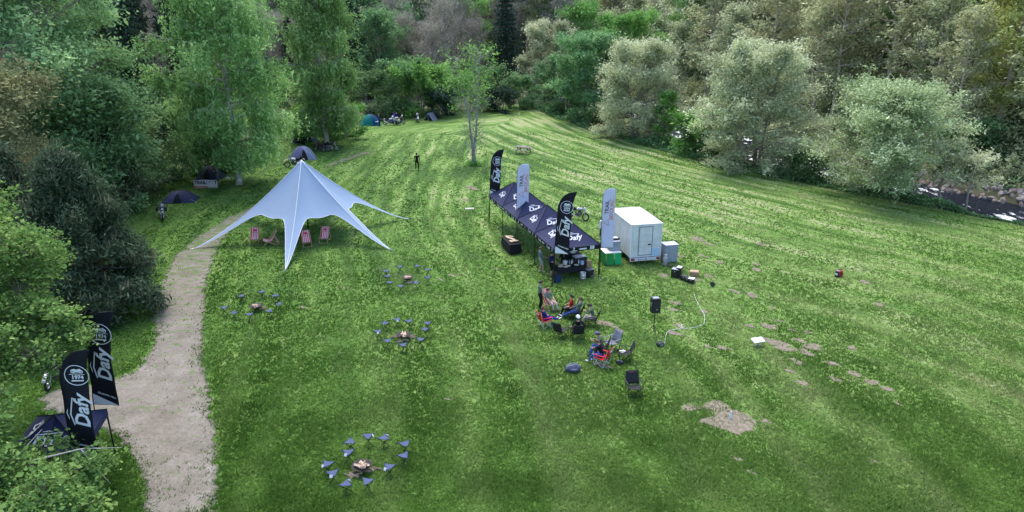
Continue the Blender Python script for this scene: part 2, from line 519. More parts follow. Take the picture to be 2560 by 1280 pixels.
def gravel_mat():
    m = bpy.data.materials.new("path_gravel"); m.use_nodes = True
    t = m.node_tree; b = t.nodes["Principled BSDF"]; L = t.links.new; N = lambda k: t.nodes.new(k)
    b.inputs["Roughness"].default_value = 0.95; b.inputs["Specular IOR Level"].default_value = 0.1
    tc = N("ShaderNodeTexCoord")
    def noise(s, d=5):
        n = N("ShaderNodeTexNoise"); n.inputs["Scale"].default_value = s; n.inputs["Detail"].default_value = d
        n.inputs["Roughness"].default_value = .65
        L(tc.outputs["Object"], n.inputs["Vector"]); return n.outputs["Fac"]
    r = N("ShaderNodeValToRGB"); e = r.color_ramp.elements; e.new(.5)
    for k, (p, c) in enumerate(((.3, (0.1, 0.088, 0.068)), (.5, (0.175, 0.156, 0.13)), (.7, (0.26, 0.238, 0.21)))):
        e[k].position = p; e[k].color = (*c, 1)
    a1 = N("ShaderNodeMath"); a1.operation = 'MULTIPLY_ADD'; a1.inputs[1].default_value = .5
    L(noise(9), a1.inputs[0])
    h = N("ShaderNodeMath"); h.operation = 'MULTIPLY'; h.inputs[1].default_value = .5
    L(noise(.8), h.inputs[0]); L(h.outputs[0], a1.inputs[2]); L(a1.outputs[0], r.inputs[0])
    g = N("ShaderNodeValToRGB"); g.color_ramp.elements[0].position = .52; g.color_ramp.elements[1].position = .6
    gm = N("ShaderNodeMapping"); gm.inputs["Scale"].default_value = (1.1, 2.2, 1)
    L(tc.outputs["Object"], gm.inputs[0])
    gn = N("ShaderNodeTexNoise"); gn.inputs["Scale"].default_value = 1.15; gn.inputs["Detail"].default_value = 7; gn.inputs["Roughness"].default_value = .7
    L(gm.outputs[0], gn.inputs["Vector"])
    # greener towards the far, little used end of the path
    sp = N("ShaderNodeSeparateXYZ"); L(tc.outputs["Object"], sp.inputs[0])
    mr = N("ShaderNodeMapRange"); mr.inputs["From Min"].default_value = 22; mr.inputs["From Max"].default_value = 50
    mr.inputs["To Min"].default_value = -.07; mr.inputs["To Max"].default_value = .06
    L(sp.outputs[1], mr.inputs[0])
    ad = N("ShaderNodeMath"); ad.operation = 'ADD'; L(gn.outputs["Fac"], ad.inputs[0]); L(mr.outputs[0], ad.inputs[1])
    L(ad.outputs[0], g.inputs[0])
    mx = N("ShaderNodeMix"); mx.data_type = 'RGBA'
    L(g.outputs[0], mx.inputs[0]); L(r.outputs[0], mx.inputs[6]); mx.inputs[7].default_value = (0.1, 0.15, 0.05, 1)
    L(mx.outputs[2], b.inputs["Base Color"])
    bp = N("ShaderNodeBump"); bp.inputs["Strength"].default_value = .6; bp.inputs["Distance"].default_value = .03
    L(a1.outputs[0], bp.inputs["Height"]); L(bp.outputs[0], b.inputs["Normal"])
    return m
GRAVEL = fray(gravel_mat(), 1.0)
path_poly = ragged(PATH_PX, 0.22, 0.09, 1)
path2_poly = ragged(PATH2_PX, 0.3, 0.12, 2)
tag(flat_mesh("gravel_path", [path_poly, path2_poly], GRAVEL, 0.03), "pale gravel path curving along the left edge of the meadow", "path", kind='structure')
# bare soil: the big patch with holes and the scattered molehills
SOIL = mat("bare_soil", (0.14, 0.118, 0.086), .95, col2=(0.22, 0.188, 0.145), scale=5, bump=.6, spec=.1)
fray(SOIL, .14, 4.5)
soil_polys = []
SOIL_BIG = [(1693, 1020), (1720, 1004), (1745, 1012), (1780, 998), (1808, 1003), (1832, 1022), (1850, 1026), (1870, 1030), (1888, 1045), (1900, 1070), (1868, 1078), (1838, 1088), (1815, 1076), (1795, 1070), (1745, 1060), (1748, 1044), (1782, 1042), (1776, 1026), (1756, 1020), (1748, 1034), (1722, 1030)]
soil_polys.append(ragged(SOIL_BIG, 0.12, 0.05, 3))
_rg = np.random.default_rng(11)
SPOTS = [(1915, 1052, 16), (1520, 812, 20), (1545, 822, 12), (1700, 818, 14), (1760, 780, 12), (1812, 872, 16), (1770, 868, 13), (1690, 835, 14), (1930, 855, 30), (1960, 870, 26), (2010, 880, 22), (1990, 905, 18), (2000, 852, 20), (2035, 868, 16), (2140, 935, 18), (2180, 955, 20), (2215, 970, 16), (2010, 960, 14), (2080, 910, 14), (1925, 815, 16), (1875, 815, 12), (2245, 1010, 12), (1690, 760, 10), (1770, 690, 10), (1890, 675, 12), (1680, 775, 10), (1740, 700, 9), (1800, 655, 10), (1770, 610, 12), (1745, 595, 12), (1890, 660, 9), (1950, 800, 10), (1985, 825, 12), (2020, 830, 10), (1510, 915, 16), (1240, 672, 7), (1100, 700, 8), (1130, 690, 8), (1880, 740, 11), (2130, 870, 12), (2090, 950, 12), (1975, 930, 12), (1845, 1150, 12), (1880, 1185, 10), (2180, 1150, 10), (1120, 1000, 7), (860, 720, 6), (760, 770, 7), (1385, 890, 7), (2160, 705, 9), (2200, 760, 10), (1660, 690, 8), (1900, 610, 8), (1835, 730, 9), (1930, 770, 9), (1620, 590, 5), (1180, 470, 9), (1165, 500, 7), (1760, 640, 10), (1700, 640, 8)]
for (px, py, r_) in SPOTS:
    ln = r_ * _rg.uniform(1.15, 1.7)
    pts = []
    for k in range(9):
        a = 2 * math.pi * k / 9
        q = _rg.uniform(.55, 1.15)
        pts.append((px + math.cos(a) * ln * q * 1.15 + .35 * math.sin(a) * ln, py + math.sin(a) * ln * q * 0.42 + .18 * math.cos(a) * ln))
    soil_polys.append(ragged(pts[::-1], 0.15, 0.03, int(px)))
tag(flat_mesh("bare_soil", soil_polys, SOIL, 0.022), "pinkish bare soil patches and molehills in the meadow", "soil", kind='structure')

# water with foam
def water_mat():
    m = bpy.data.materials.new("river_water"); m.use_nodes = True
    t = m.node_tree; b = t.nodes["Principled BSDF"]; L = t.links.new; N = lambda k: t.nodes.new(k)
    tc = N("ShaderNodeTexCoord"); mp = N("ShaderNodeMapping"); mp.inputs["Scale"].default_value = (1.2, .35, 1); mp.inputs["Rotation"].default_value = (0, 0, R(28))
    L(tc.outputs["Object"], mp.inputs[0])
    n = N("ShaderNodeTexNoise"); n.inputs["Scale"].default_value = 0.9; n.inputs["Detail"].default_value = 8; n.inputs["Roughness"].default_value = .7
    L(mp.outputs[0], n.inputs["Vector"])
    n2 = N("ShaderNodeTexNoise"); n2.inputs["Scale"].default_value = 0.13; L(tc.outputs["Object"], n2.inputs["Vector"])
    s = N("ShaderNodeMath"); s.operation = 'MULTIPLY_ADD'; s.inputs[1].default_value = .8; L(n2.outputs["Fac"], s.inputs[0]); L(n.outputs["Fac"], s.inputs[2])
    r = N("ShaderNodeValToRGB"); r.color_ramp.elements[0].position = .99; r.color_ramp.elements[1].position = 1.1
    r.color_ramp.elements[0].color = (0.012, 0.016, 0.025, 1); r.color_ramp.elements[1].color = (0.75, 0.78, 0.8, 1)
    L(s.outputs[0], r.inputs[0]); L(r.outputs[0], b.inputs["Base Color"])
    rr = N("ShaderNodeValToRGB"); rr.color_ramp.elements[0].position = .9; rr.color_ramp.elements[1].position = 1.05
    rr.color_ramp.elements[0].color = (.12,) * 3 + (1,); rr.color_ramp.elements[1].color = (.8,) * 3 + (1,)
    L(s.outputs[0], rr.inputs[0]); L(rr.outputs[0], b.inputs["Roughness"]); b.inputs['Specular IOR Level'].default_value = .22; b.inputs['IOR'].default_value = 1.2
    bp = N("ShaderNodeBump"); bp.inputs["Strength"].default_value = .8; bp.inputs["Distance"].default_value = .15
    L(n.outputs["Fac"], bp.inputs["Height"]); L(bp.outputs[0], b.inputs["Normal"])
    return m
wb = MB()
wb.grid([[(rivx(y) + dx, y, WATER_Z) for dx in (-6.2, -3, 0, 3, 6.2)] for y in np.arange(24, 178, 3.)])
tag(wb.build("river_water", water_mat()), "dark stream with white rapids below the right bank", "water", kind='structure')
# far gravel track beyond the fence and the track at the left
tag(flat_mesh("far_track", [ragged([(1310, 262), (1388, 262), (1430, 236), (1340, 232)], 1, .2, 5), ragged([(378, 322), (418, 318), (424, 306), (384, 310)], 1, .2, 6)], mat("track_gravel", (0.22, 0.21, 0.2), .95, col2=(.28, .27, .26), scale=1), 0.05), "grey gravel track beyond the fence", "track", kind='structure')

# stones of the far bank, one thing per visible boulder line kept as loose rubble
def stone_bank():
    rg = np.random.default_rng(21)
    mb = MB()
    for k in range(330):
        y = rg.uniform(46, 74) if k < 260 else rg.uniform(74, 112)
        x = rivx(y) + rg.uniform(4.2, 7.4)
        r_ = rg.uniform(.16, .42)
        T = Matrix.Translation((x, y, max(hz(x, y), WATER_Z) + r_ * .25)) @ Euler(rg.uniform(0, 6, 3)).to_matrix().to_4x4() @ Matrix.Diagonal((r_ * rg.uniform(.8, 1.5), r_, r_ * rg.uniform(.5, .9), 1))
        bm = bmesh.new(); bmesh.ops.create_icosphere(bm, subdivisions=1, radius=1)
        vs_ = [v.co * rg.uniform(.75, 1.15) for v in bm.verts]; fs = [[v.index for v in f.verts] for f in bm.faces]; bm.free()
        mb.add(vs_, fs, 0, T)
    tag(mb.build("bank_rubble", mat("river_stone", (.2, .155, .13), .9, col2=(.3, .26, .24), scale=.8, bump=.4)), "reddish grey rubble lining the far river bank", "rubble", kind='stuff')
stone_bank()

# ------------------------------------------------------------------ grass blades (stuff)
def grass():
    rg = np.random.default_rng(5)
    n = 560000
    D = 14 / (1 - rg.uniform(0, 1, n) * (1 - 14 / 95.))     # denser near the camera
    X = rg.uniform(-1, 1, n) * (D * 0.95 + 6)
    keep = inside(X, D, np.vstack([BND, [(60, 0), (-14.3, 0)]])) | inside(X, D, LAWN_LEFT)
    pd = np.full(n, 9.0)
    PP = np.array(path_poly, float)
    for i in range(0, len(PP), 3):
        pd = np.minimum(pd, np.hypot(X - PP[i, 0], D - PP[i, 1]))
    keep &= ~inside(X, D, path_poly) | (rg.uniform(size=n) < .03 + .6 * np.exp(-(pd / .5) ** 2))
    for sp in soil_polys: keep &= ~inside(X, D, sp) | (rg.uniform(size=n) < .25)
    X, Y = X[keep], D[keep]
    n = len(X)
    Z = hgt(X, Y)
    hh = rg.uniform(.04, .1, n) * (1 + .5 * vnoise(X, Y, 1.3, 8))
    wd = rg.uniform(.012, .026, n) * (1 + Y / 60)
    polys, tint = [], []
    u_, v_ = bdist(X, Y)
    st = vnoise(u_, v_ * .07, 1.0, 12) * (.3 + .2 * sstep(30, 70, Y))
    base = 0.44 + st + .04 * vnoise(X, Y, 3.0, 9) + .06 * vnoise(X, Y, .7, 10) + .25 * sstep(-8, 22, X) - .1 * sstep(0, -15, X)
    for k in range(3):
        a = rg.uniform(0, 2 * math.pi, n); l = rg.uniform(.02, .09, n)
        dx, dy = np.cos(a), np.sin(a)
        ox, oy = X + rg.normal(0, .05, n), Y + rg.normal(0, .05, n)
        P = np.stack([np.stack([ox - dy * wd, oy + dx * wd, Z], -1), np.stack([ox + dy * wd, oy - dx * wd, Z], -1), np.stack([ox + dx * l, oy + dy * l, Z + hh * rg.uniform(.7, 1.2, n)], -1)], 1)
        polys.append(P); tint.append(np.clip(base + rg.normal(0, .115, n), 0, 1))
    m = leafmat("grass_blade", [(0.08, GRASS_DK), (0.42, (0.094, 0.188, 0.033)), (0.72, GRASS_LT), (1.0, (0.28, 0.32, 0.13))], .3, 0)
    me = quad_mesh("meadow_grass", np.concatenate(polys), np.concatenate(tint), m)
    o = bpy.data.objects.new("meadow_grass", me); COL.objects.link(o)
    tag(o, "short mown grass covering the meadow", "grass", kind='stuff')
grass()
# ------------------------------------------------------------------ trees
BARK_GREY = mat("bark_grey", (0.16, 0.135, 0.115), .9, col2=(0.26, 0.23, 0.2), scale=4, bump=.5)
BARK_DARK = mat("bark_dark", (0.05, 0.042, 0.035), .95, col2=(0.10, 0.085, 0.07), scale=4, bump=.5)
BARK_PINK = mat("bark_pink", (0.36, 0.28, 0.23), .9, col2=(0.5, 0.42, 0.36), scale=3, bump=.4)
BARK_BIRCH = mat("bark_birch", (0.4, 0.38, 0.35), .8, col2=(0.2, 0.18, 0.16), scale=3.2, bump=.3)
BARK_BIRCH.node_tree.nodes["Color Ramp"].color_ramp.elements[0].position = .52
LM = dict(
    birch=leafmat("leaf_birch", [(0, (0.055, 0.11, 0.04)), (.5, (0.15, 0.255, 0.085)), (1, (0.34, 0.46, 0.19))], .38, .1, gain=1.6),
    hero=leafmat("leaf_hero", [(0, (0.04, 0.09, 0.042)), (.5, (0.115, 0.205, 0.088)), (1, (0.26, 0.37, 0.17))], .36, .12, gain=1.65),
    green=leafmat("leaf_green", [(0, (0.036, 0.08, 0.036)), (.5, (0.1, 0.18, 0.075)), (1, (0.22, 0.32, 0.14))], .3, .2, gain=1.45),
    bright=leafmat("leaf_bright", [(0, (0.05, 0.12, 0.028)), (.5, (0.125, 0.265, 0.065)), (1, (0.28, 0.45, 0.13))], .35, .12, gain=1.3),
    maple=leafmat("leaf_maple", [(0, (0.05, 0.115, 0.032)), (.55, (0.15, 0.27, 0.075)), (1, (0.33, 0.46, 0.15))], .35, .1, gain=1.2),
    brownish=leafmat("leaf_brownish", [(0, (0.07, 0.085, 0.04)), (.5, (0.17, 0.175, 0.085)), (1, (0.31, 0.305, 0.15))], .3, .12, gain=1.4),
    pale=leafmat("leaf_pale", [(0, (0.13, 0.15, 0.085)), (.5, (0.28, 0.305, 0.18)), (1, (0.48, 0.5, 0.33))], .34, .12, gain=1.6),
    palegreen=leafmat("leaf_palegreen", [(0, (0.11, 0.155, 0.07)), (.5, (0.27, 0.335, 0.165)), (1, (0.54, 0.58, 0.38))], .32, .1, gain=1.25),
    olive=leafmat("leaf_olive", [(0, (0.1, 0.115, 0.06)), (.5, (0.22, 0.235, 0.125)), (1, (0.38, 0.39, 0.23))], .34, .18, gain=1.8),
    twig=leafmat("leaf_twig", [(0, (0.14, 0.125, 0.095)), (.6, (0.28, 0.255, 0.2)), (1, (0.42, 0.39, 0.31))], .1, .15, gain=1.4),
    dark=leafmat("leaf_dark", [(0, (0.014, 0.028, 0.02)), (.6, (0.036, 0.06, 0.042)), (1, (0.075, 0.105, 0.07))], .15, .2, gain=1.15),
    pine=leafmat("leaf_pine", [(0, (0.02, 0.035, 0.02)), (.6, (0.058, 0.086, 0.05)), (1, (0.135, 0.175, 0.1))], .18, .1, gain=1.4),
    gold=leafmat("leaf_sunlit_gold", [(0, (0.13, 0.15, 0.045)), (.5, (0.27, 0.32, 0.1)), (1, (0.48, 0.52, 0.22))], .35, .1, gain=1.5),  # yellow-green leaves, with warm evening sunlight put into their colour
)
def prof_round(t): return math.sin(math.pi * min(1, max(0, .12 + .83 * t))) ** .6
def prof_dome(t): return math.sqrt(max(0.02, 1 - max(0, (t - .12) / .88) ** 2)) * (.82 + .18 * min(1, t / .2))
def prof_cone(t): return max(.04, (1 - t)) ** .85
def prof_ovoid(t): return max(.08, math.sin(math.pi * (t * .78 + .17))) ** .8
def prof_vase(t): return .35 + .65 * math.sin(math.pi * min(1, .15 + .7 * t))

def grow(seed, h, r, cb, prof, nl=16, sub=5, el=(10, 65), tr=.2, top=.95, wob=.5, stems=1, droop=0.0, spread=.35):
    """returns (branch polylines, clump centres (N,3), limb index of each clump)"""
    rg = random.Random(seed)
    br, cl, li = [], [], []
    nid = 0
    for s in range(stems):
        a0 = 2 * math.pi * s / stems + rg.uniform(0, 1)
        off = .0 if stems == 1 else r * .38
        T = []
        for k in range(7):
            t = k / 6
            T.append(Vector((math.cos(a0) * off * t + rg.uniform(-1, 1) * wob * t * .4, math.sin(a0) * off * t + rg.uniform(-1, 1) * wob * t * .4, h * top * t * (1 if s == 0 else rg.uniform(.8, 1)))))
        T[0] = Vector((math.cos(a0) * tr * (stems > 1) * 1.2, math.sin(a0) * tr * (stems > 1) * 1.2, -.25))
        q = tr / (stems ** .5)
        br.append((T, [q * (1.35 - .0) if k == 0 else q * (1 - .9 * k / 6) + .012 for k in range(7)], 7))
        def at(t):
            f = min(5.999, max(0, t * 6)); i = int(f)
            return T[i].lerp(T[i + 1], f - i)
        m = max(3, nl // stems)
        for i in range(m):
            t = cb + (.98 - cb) * ((i + rg.uniform(.1, .9)) / m)
            tt = (t - cb) / (1 - cb)
            az = i * 2.4 + rg.uniform(-.5, .5) + s * 1.1
            if stems > 1 and rg.random() < .5: az = a0 + rg.uniform(-1, 1)
            e = R(el[0] + (el[1] - el[0]) * tt + rg.uniform(-12, 12))
            L = r * prof(tt) * rg.uniform(.72, 1.08) / max(.45, math.cos(e) ** .5)
            p0 = at(t)
            if e > 0: L = min(L, max(.5, (h * 1.03 - p0.z) / math.sin(e)))
            d = Vector((math.cos(az) * math.cos(e), math.sin(az) * math.cos(e), math.sin(e)))
            pts = [p0]
            for k in range(1, 5):
                f = k / 4
                pts.append(p0 + d * L * f + Vector((rg.uniform(-1, 1), rg.uniform(-1, 1), rg.uniform(-.6, .6))) * L * .05 + Vector((0, 0, -droop * L * f * f)))
            rr = q * (1 - .75 * t) * .55 + .015
            br.append((pts, [rr * (1 - .8 * k / 4) for k in range(5)], 5))
            cl.append(pts[-1]); li.append(nid)
            for k in range(sub):
                f = rg.uniform(.3, .97)
                i0 = min(3, int(f * 4)); b0 = pts[i0].lerp(pts[i0 + 1], f * 4 - i0)
                dd = (d + Vector((rg.uniform(-1, 1), rg.uniform(-1, 1), rg.uniform(-.6, .9))) * 1.0).normalized()
                l2 = L * spread * rg.uniform(.6, 1.25)
                b1 = b0 + dd * l2 * .5 + Vector((0, 0, rg.uniform(-.05, .08) * l2)); b2 = b0 + dd * l2 + Vector((0, 0, -droop * l2 * .6))
                br.append(([b0, b1, b2], [rr * .45, rr * .3, .008], 4))
                cl += [b1, b2, b2.lerp(b1, .4)]; li += [nid] * 3
            nid += 1
    return br, np.array([tuple(c) for c in cl]), np.array(li)

def leaf_mesh(name, seed, C, li, n, size, sig, m, aspect=.5, up=.5, flat=.7, droop=0, hang=0.0, base=.5):
    rg = np.random.default_rng(seed)
    k = rg.integers(0, len(C), n)
    P = C[k] + rg.normal(size=(n, 3)) * np.array([sig, sig, sig * flat]) * rg.uniform(.5, 1.25, (n, 1))
    if hang:
        # strands below each clump
        ns = rg.integers(0, 5, n)
        r2 = np.random.default_rng(seed + 1)
        so_ = r2.normal(size=(len(C), 5, 2)) * sig * 1.1
        ln = r2.uniform(.35, 1.0, (len(C), 5)) * hang
        f = rg.uniform(0, 1, n)
        P = C[k] + np.stack([so_[k, ns, 0], so_[k, ns, 1], -ln[k, ns] * f], -1) + rg.normal(size=(n, 3)) * .1
        P[:, 2] = np.maximum(P[:, 2], 1.5 + rg.uniform(0, .8, n))
    cr = np.random.default_rng(seed + 2).uniform(0, 1, max(li) + 1)
    cc = np.random.default_rng(seed + 3).uniform(0, 1, len(C))
    tint = np.clip(base + .38 * (cr[li[k]] - .5) + .3 * (cc[k] - .5) + rg.normal(0, .16, n), 0, 1)
    return quad_mesh(name, leaf_polys(P, size, rg, aspect, up, droop), tint, m)

def make_tree(name, label, cat, seed, h, r, cb, prof, leaf, n, size, sig, bark=None, group=None, minr=0.0, **kw):
    lk = {k: kw.pop(k) for k in ('aspect', 'up', 'flat', 'hang', 'base', 'leafdroop') if k in kw}
    if 'leafdroop' in lk: lk['droop'] = lk.pop('leafdroop')
    br, C, li = grow(seed, h, r, cb, prof, **kw)
    root = tag(empty(name), label, cat, group)
    mb = MB()
    for pts, rad, sides in br:
        if rad[0] >= minr: mb.path(pts, rad, sides, 0, None, False)
    mb.build("trunk", bark or BARK_GREY, root, True)
    me = leaf_mesh("crown", seed, C, li, n, size, sig, LM[leaf], **lk)
    o = bpy.data.objects.new("crown", me); COL.objects.link(o); o.parent = root
    return root

def conifer(name, label, seed, h, r, leaf, n, size, group=None, base_z=.08, drp=.28, bark=None, cat="tree", levels=22):
    rg = random.Random(seed); nr = np.random.default_rng(seed)
    root = tag(empty(name), label, cat, group)
    mb = MB()
    mb.path([(0, 0, -.2), (rg.uniform(-.1, .1), 0, h * .5), (0, 0, h)], [h * .017, h * .011, .02], 7)
    cl = []
    for i in range(levels):
        t = base_z + (1 - base_z) * (i / levels) ** .92
        L = r * (1 - t) ** .8 * rg.uniform(.85, 1.1) + .12
        nb = 7 if t < .7 else 5
        a0 = rg.uniform(0, 6)
        for k in range(nb):
            a = a0 + 2 * math.pi * k / nb + rg.uniform(-.25, .25)
            l = L * rg.uniform(.75, 1.08)
            d = Vector((math.cos(a), math.sin(a), 0))
            z0 = h * t
            pts = [Vector((0, 0, z0)), d * l * .5 + Vector((0, 0, z0 - drp * l * .3)), d * l + Vector((0, 0, z0 - drp * l * .65 + .12 * l))]
            mb.path(pts, [.03, .02, .006], 4, 0, None, False)
            for q in range(6):
                f = .25 + .75 * q / 5
                p = pts[0].lerp(pts[1], f * 2) if f < .5 else pts[1].lerp(pts[2], f * 2 - 1)
                cl.append((*p, a, l * .22 * (1.15 - .5 * f)))
    mb.build("trunk", bark or BARK_DARK, root, True)
    C = np.array(cl)
    k = nr.integers(0, len(C), n)
    P = C[k, :3] + nr.normal(size=(n, 3)) * np.stack([C[k, 4] + .06, C[k, 4] + .06, C[k, 4] * .35 + .05], -1)
    tint = np.clip(.5 + .5 * (nr.uniform(0, 1, len(C))[k] - .5) + nr.normal(0, .15, n), 0, 1)
    me = quad_mesh("crown", leaf_polys(P, size, nr, .32, .35, .3), tint, LM[leaf])
    o = bpy.data.objects.new("crown", me); COL.objects.link(o); o.parent = root
    root['_h'] = h
    return root

def put(o, x, y, rz=0.0, s=1.0, z=None, sz=None):
    o.location = (x, y, (hz(x, y) if z is None else z))
    o.rotation_euler = (0, 0, rz)
    o.scale = (s, s, s * (sz or 1))
    return o
def relabel(o, label, group=None):
    o['label'] = label
    if group is not None: o['group'] = group
    elif 'group' in o: del o['group']
    return o

# --- the two weeping birches on the left of the meadow
t = make_tree("birch_tree", "tall weeping birch with pale trunk behind the star tent, widest light green crown", "tree", 11, 20.5, 5.6, .12, prof_ovoid, 'birch', 120000, .24, .5, BARK_BIRCH, nl=58, sub=7, el=(0, 68), tr=.26, hang=2.3, aspect=.42, leafdroop=1.5, up=.1, wob=.8, droop=.12)
put(t, -26.0, 65.5, .4)
t = make_tree("birch_tree", "slender weeping birch with white trunk showing through, beside the teal tent", "tree", 15, 21.0, 4.1, .1, prof_vase, 'birch', 90000, .26, .5, BARK_BIRCH, nl=50, sub=7, el=(5, 70), tr=.26, hang=2.4, aspect=.42, leafdroop=1.5, up=.1, wob=.8, droop=.1)
put(t, -22.3, 84.5, 2.0)
# --- big deciduous mass at the upper left
t = make_tree("broadleaf_tree", "large dense green broadleaf tree filling the upper left corner", "tree", 21, 20, 8.2, .04, prof_round, 'hero', 130000, .28, .75, nl=50, sub=7, el=(0, 70), tr=.4)
put(t, -38.5, 54, .3)
t = make_tree("broadleaf_tree", "green broadleaf tree with drooping edge boughs beside the dark gap in the wood", "tree", 22, 10.0, 4.9, .03, prof_round, 'hero', 60000, .27, .6, nl=34, sub=6, el=(-5, 65), tr=.3, droop=.15)
put(t, -34.2, 57, 1.3)
t = make_tree("broadleaf_tree", "brownish new-leaf tree at the left edge above the dark pine", "tree", 23, 11.5, 5.0, .1, prof_round, 'brownish', 46000, .2, .6, nl=28, sub=6, el=(0, 65), tr=.22)
put(t, -32.0, 43.0, .8)
t = make_tree("broadleaf_tree", "bushy green tree between the dark pine and the big birch", "tree", 24, 6.6, 3.8, .02, prof_round, 'hero', 26000, .2, .5, nl=28, sub=6, el=(-5, 60), tr=.2, droop=.1)
put(t, -34.0, 66, 2.2)
t = make_tree("broadleaf_tree", "low green tree with arching boughs left of the rolled banner", "tree", 25, 5.5, 3.2, .02, prof_round, 'hero', 16000, .2, .45, nl=22, sub=5, el=(-5, 55), tr=.14, droop=.15)
put(t, -31.5, 72, .2)

# --- dark pine with pale upright shoots
def dark_pine(x, y, h, r, seed, n, label):
    br, C, li = grow(seed, h, r, .015, lambda t: (1 - t ** 1.25) * .95 + .1, nl=84, sub=8, el=(-16, 58), tr=.22, droop=.03, spread=.32)
    root = tag(empty("pine_tree"), label, "tree")
    mb = MB()
    for pts, rad, sides in br: mb.path(pts, rad, sides, 0, None, False)
    mb.build("trunk", BARK_DARK, root, True)
    rg = np.random.default_rng(seed)
    k = rg.integers(0, len(C), n)
    P = C[k] + rg.normal(size=(n, 3)) * .27
    tint = np.clip(.45 + .5 * (rg.uniform(0, 1, len(C))[k] - .5) + rg.normal(0, .15, n), 0, 1)
    o = bpy.data.objects.new("crown", quad_mesh("crown", leaf_polys(P, .22, rg, .24, .15, -.5), tint, LM['pine'])); COL.objects.link(o); o.parent = root
    # this year's candles on the outer tips
    d = np.hypot(C[:, 0], C[:, 1]) / (r * (1.05 - (C[:, 2] / h) ** 1.6 * .9)) 
    sel = C[(d > .62) | (C[:, 2] > h * .8)]
    sel = sel[rg.uniform(size=len(sel)) < .45]
    Q = np.repeat(sel, 2, 0) + rg.normal(size=(len(sel) * 2, 3)) * .12
    N = len(Q); a = rg.uniform(0, 6.28, N); hh = rg.uniform(.22, .5, N)
    dx = np.stack([np.cos(a), np.sin(a), np.zeros(N)], -1) * .05; up = np.stack([rg.normal(0, .12, N) * hh, rg.normal(0, .12, N) * hh, hh], -1)
    V = np.stack([Q - dx, Q + dx, Q + up + dx * .4, Q + up - dx * .4], 1)
    dy = np.stack([-dx[:, 1], dx[:, 0], dx[:, 2]], -1)
    V2 = np.stack([Q - dy, Q + dy, Q + up + dy * .4, Q + up - dy * .4], 1)
    o = bpy.data.objects.new("shoots", quad_mesh("shoots", np.concatenate([V, V2]), rg.uniform(0, 1, 2 * N), leafmat("leaf_candle", [(0, (.15, .16, .09)), (1, (.36, .32, .2))], .2, 0))); COL.objects.link(o); o.parent = root
    put(root, x, y, .5)
dark_pine(-23.1, 35.6, 8.9, 3.7, 31, 110000, "broad dark pine with pale upright shoots beside the gravel path")
dark_pine(-28.5, 37.5, 9.0, 4.0, 32, 50000, "second dark pine further left behind the broad pine")
dark_pine(-33.5, 57.0, 6.2, 3.2, 33, 36000, "small dark pine behind the black motorcycle and navy tent")

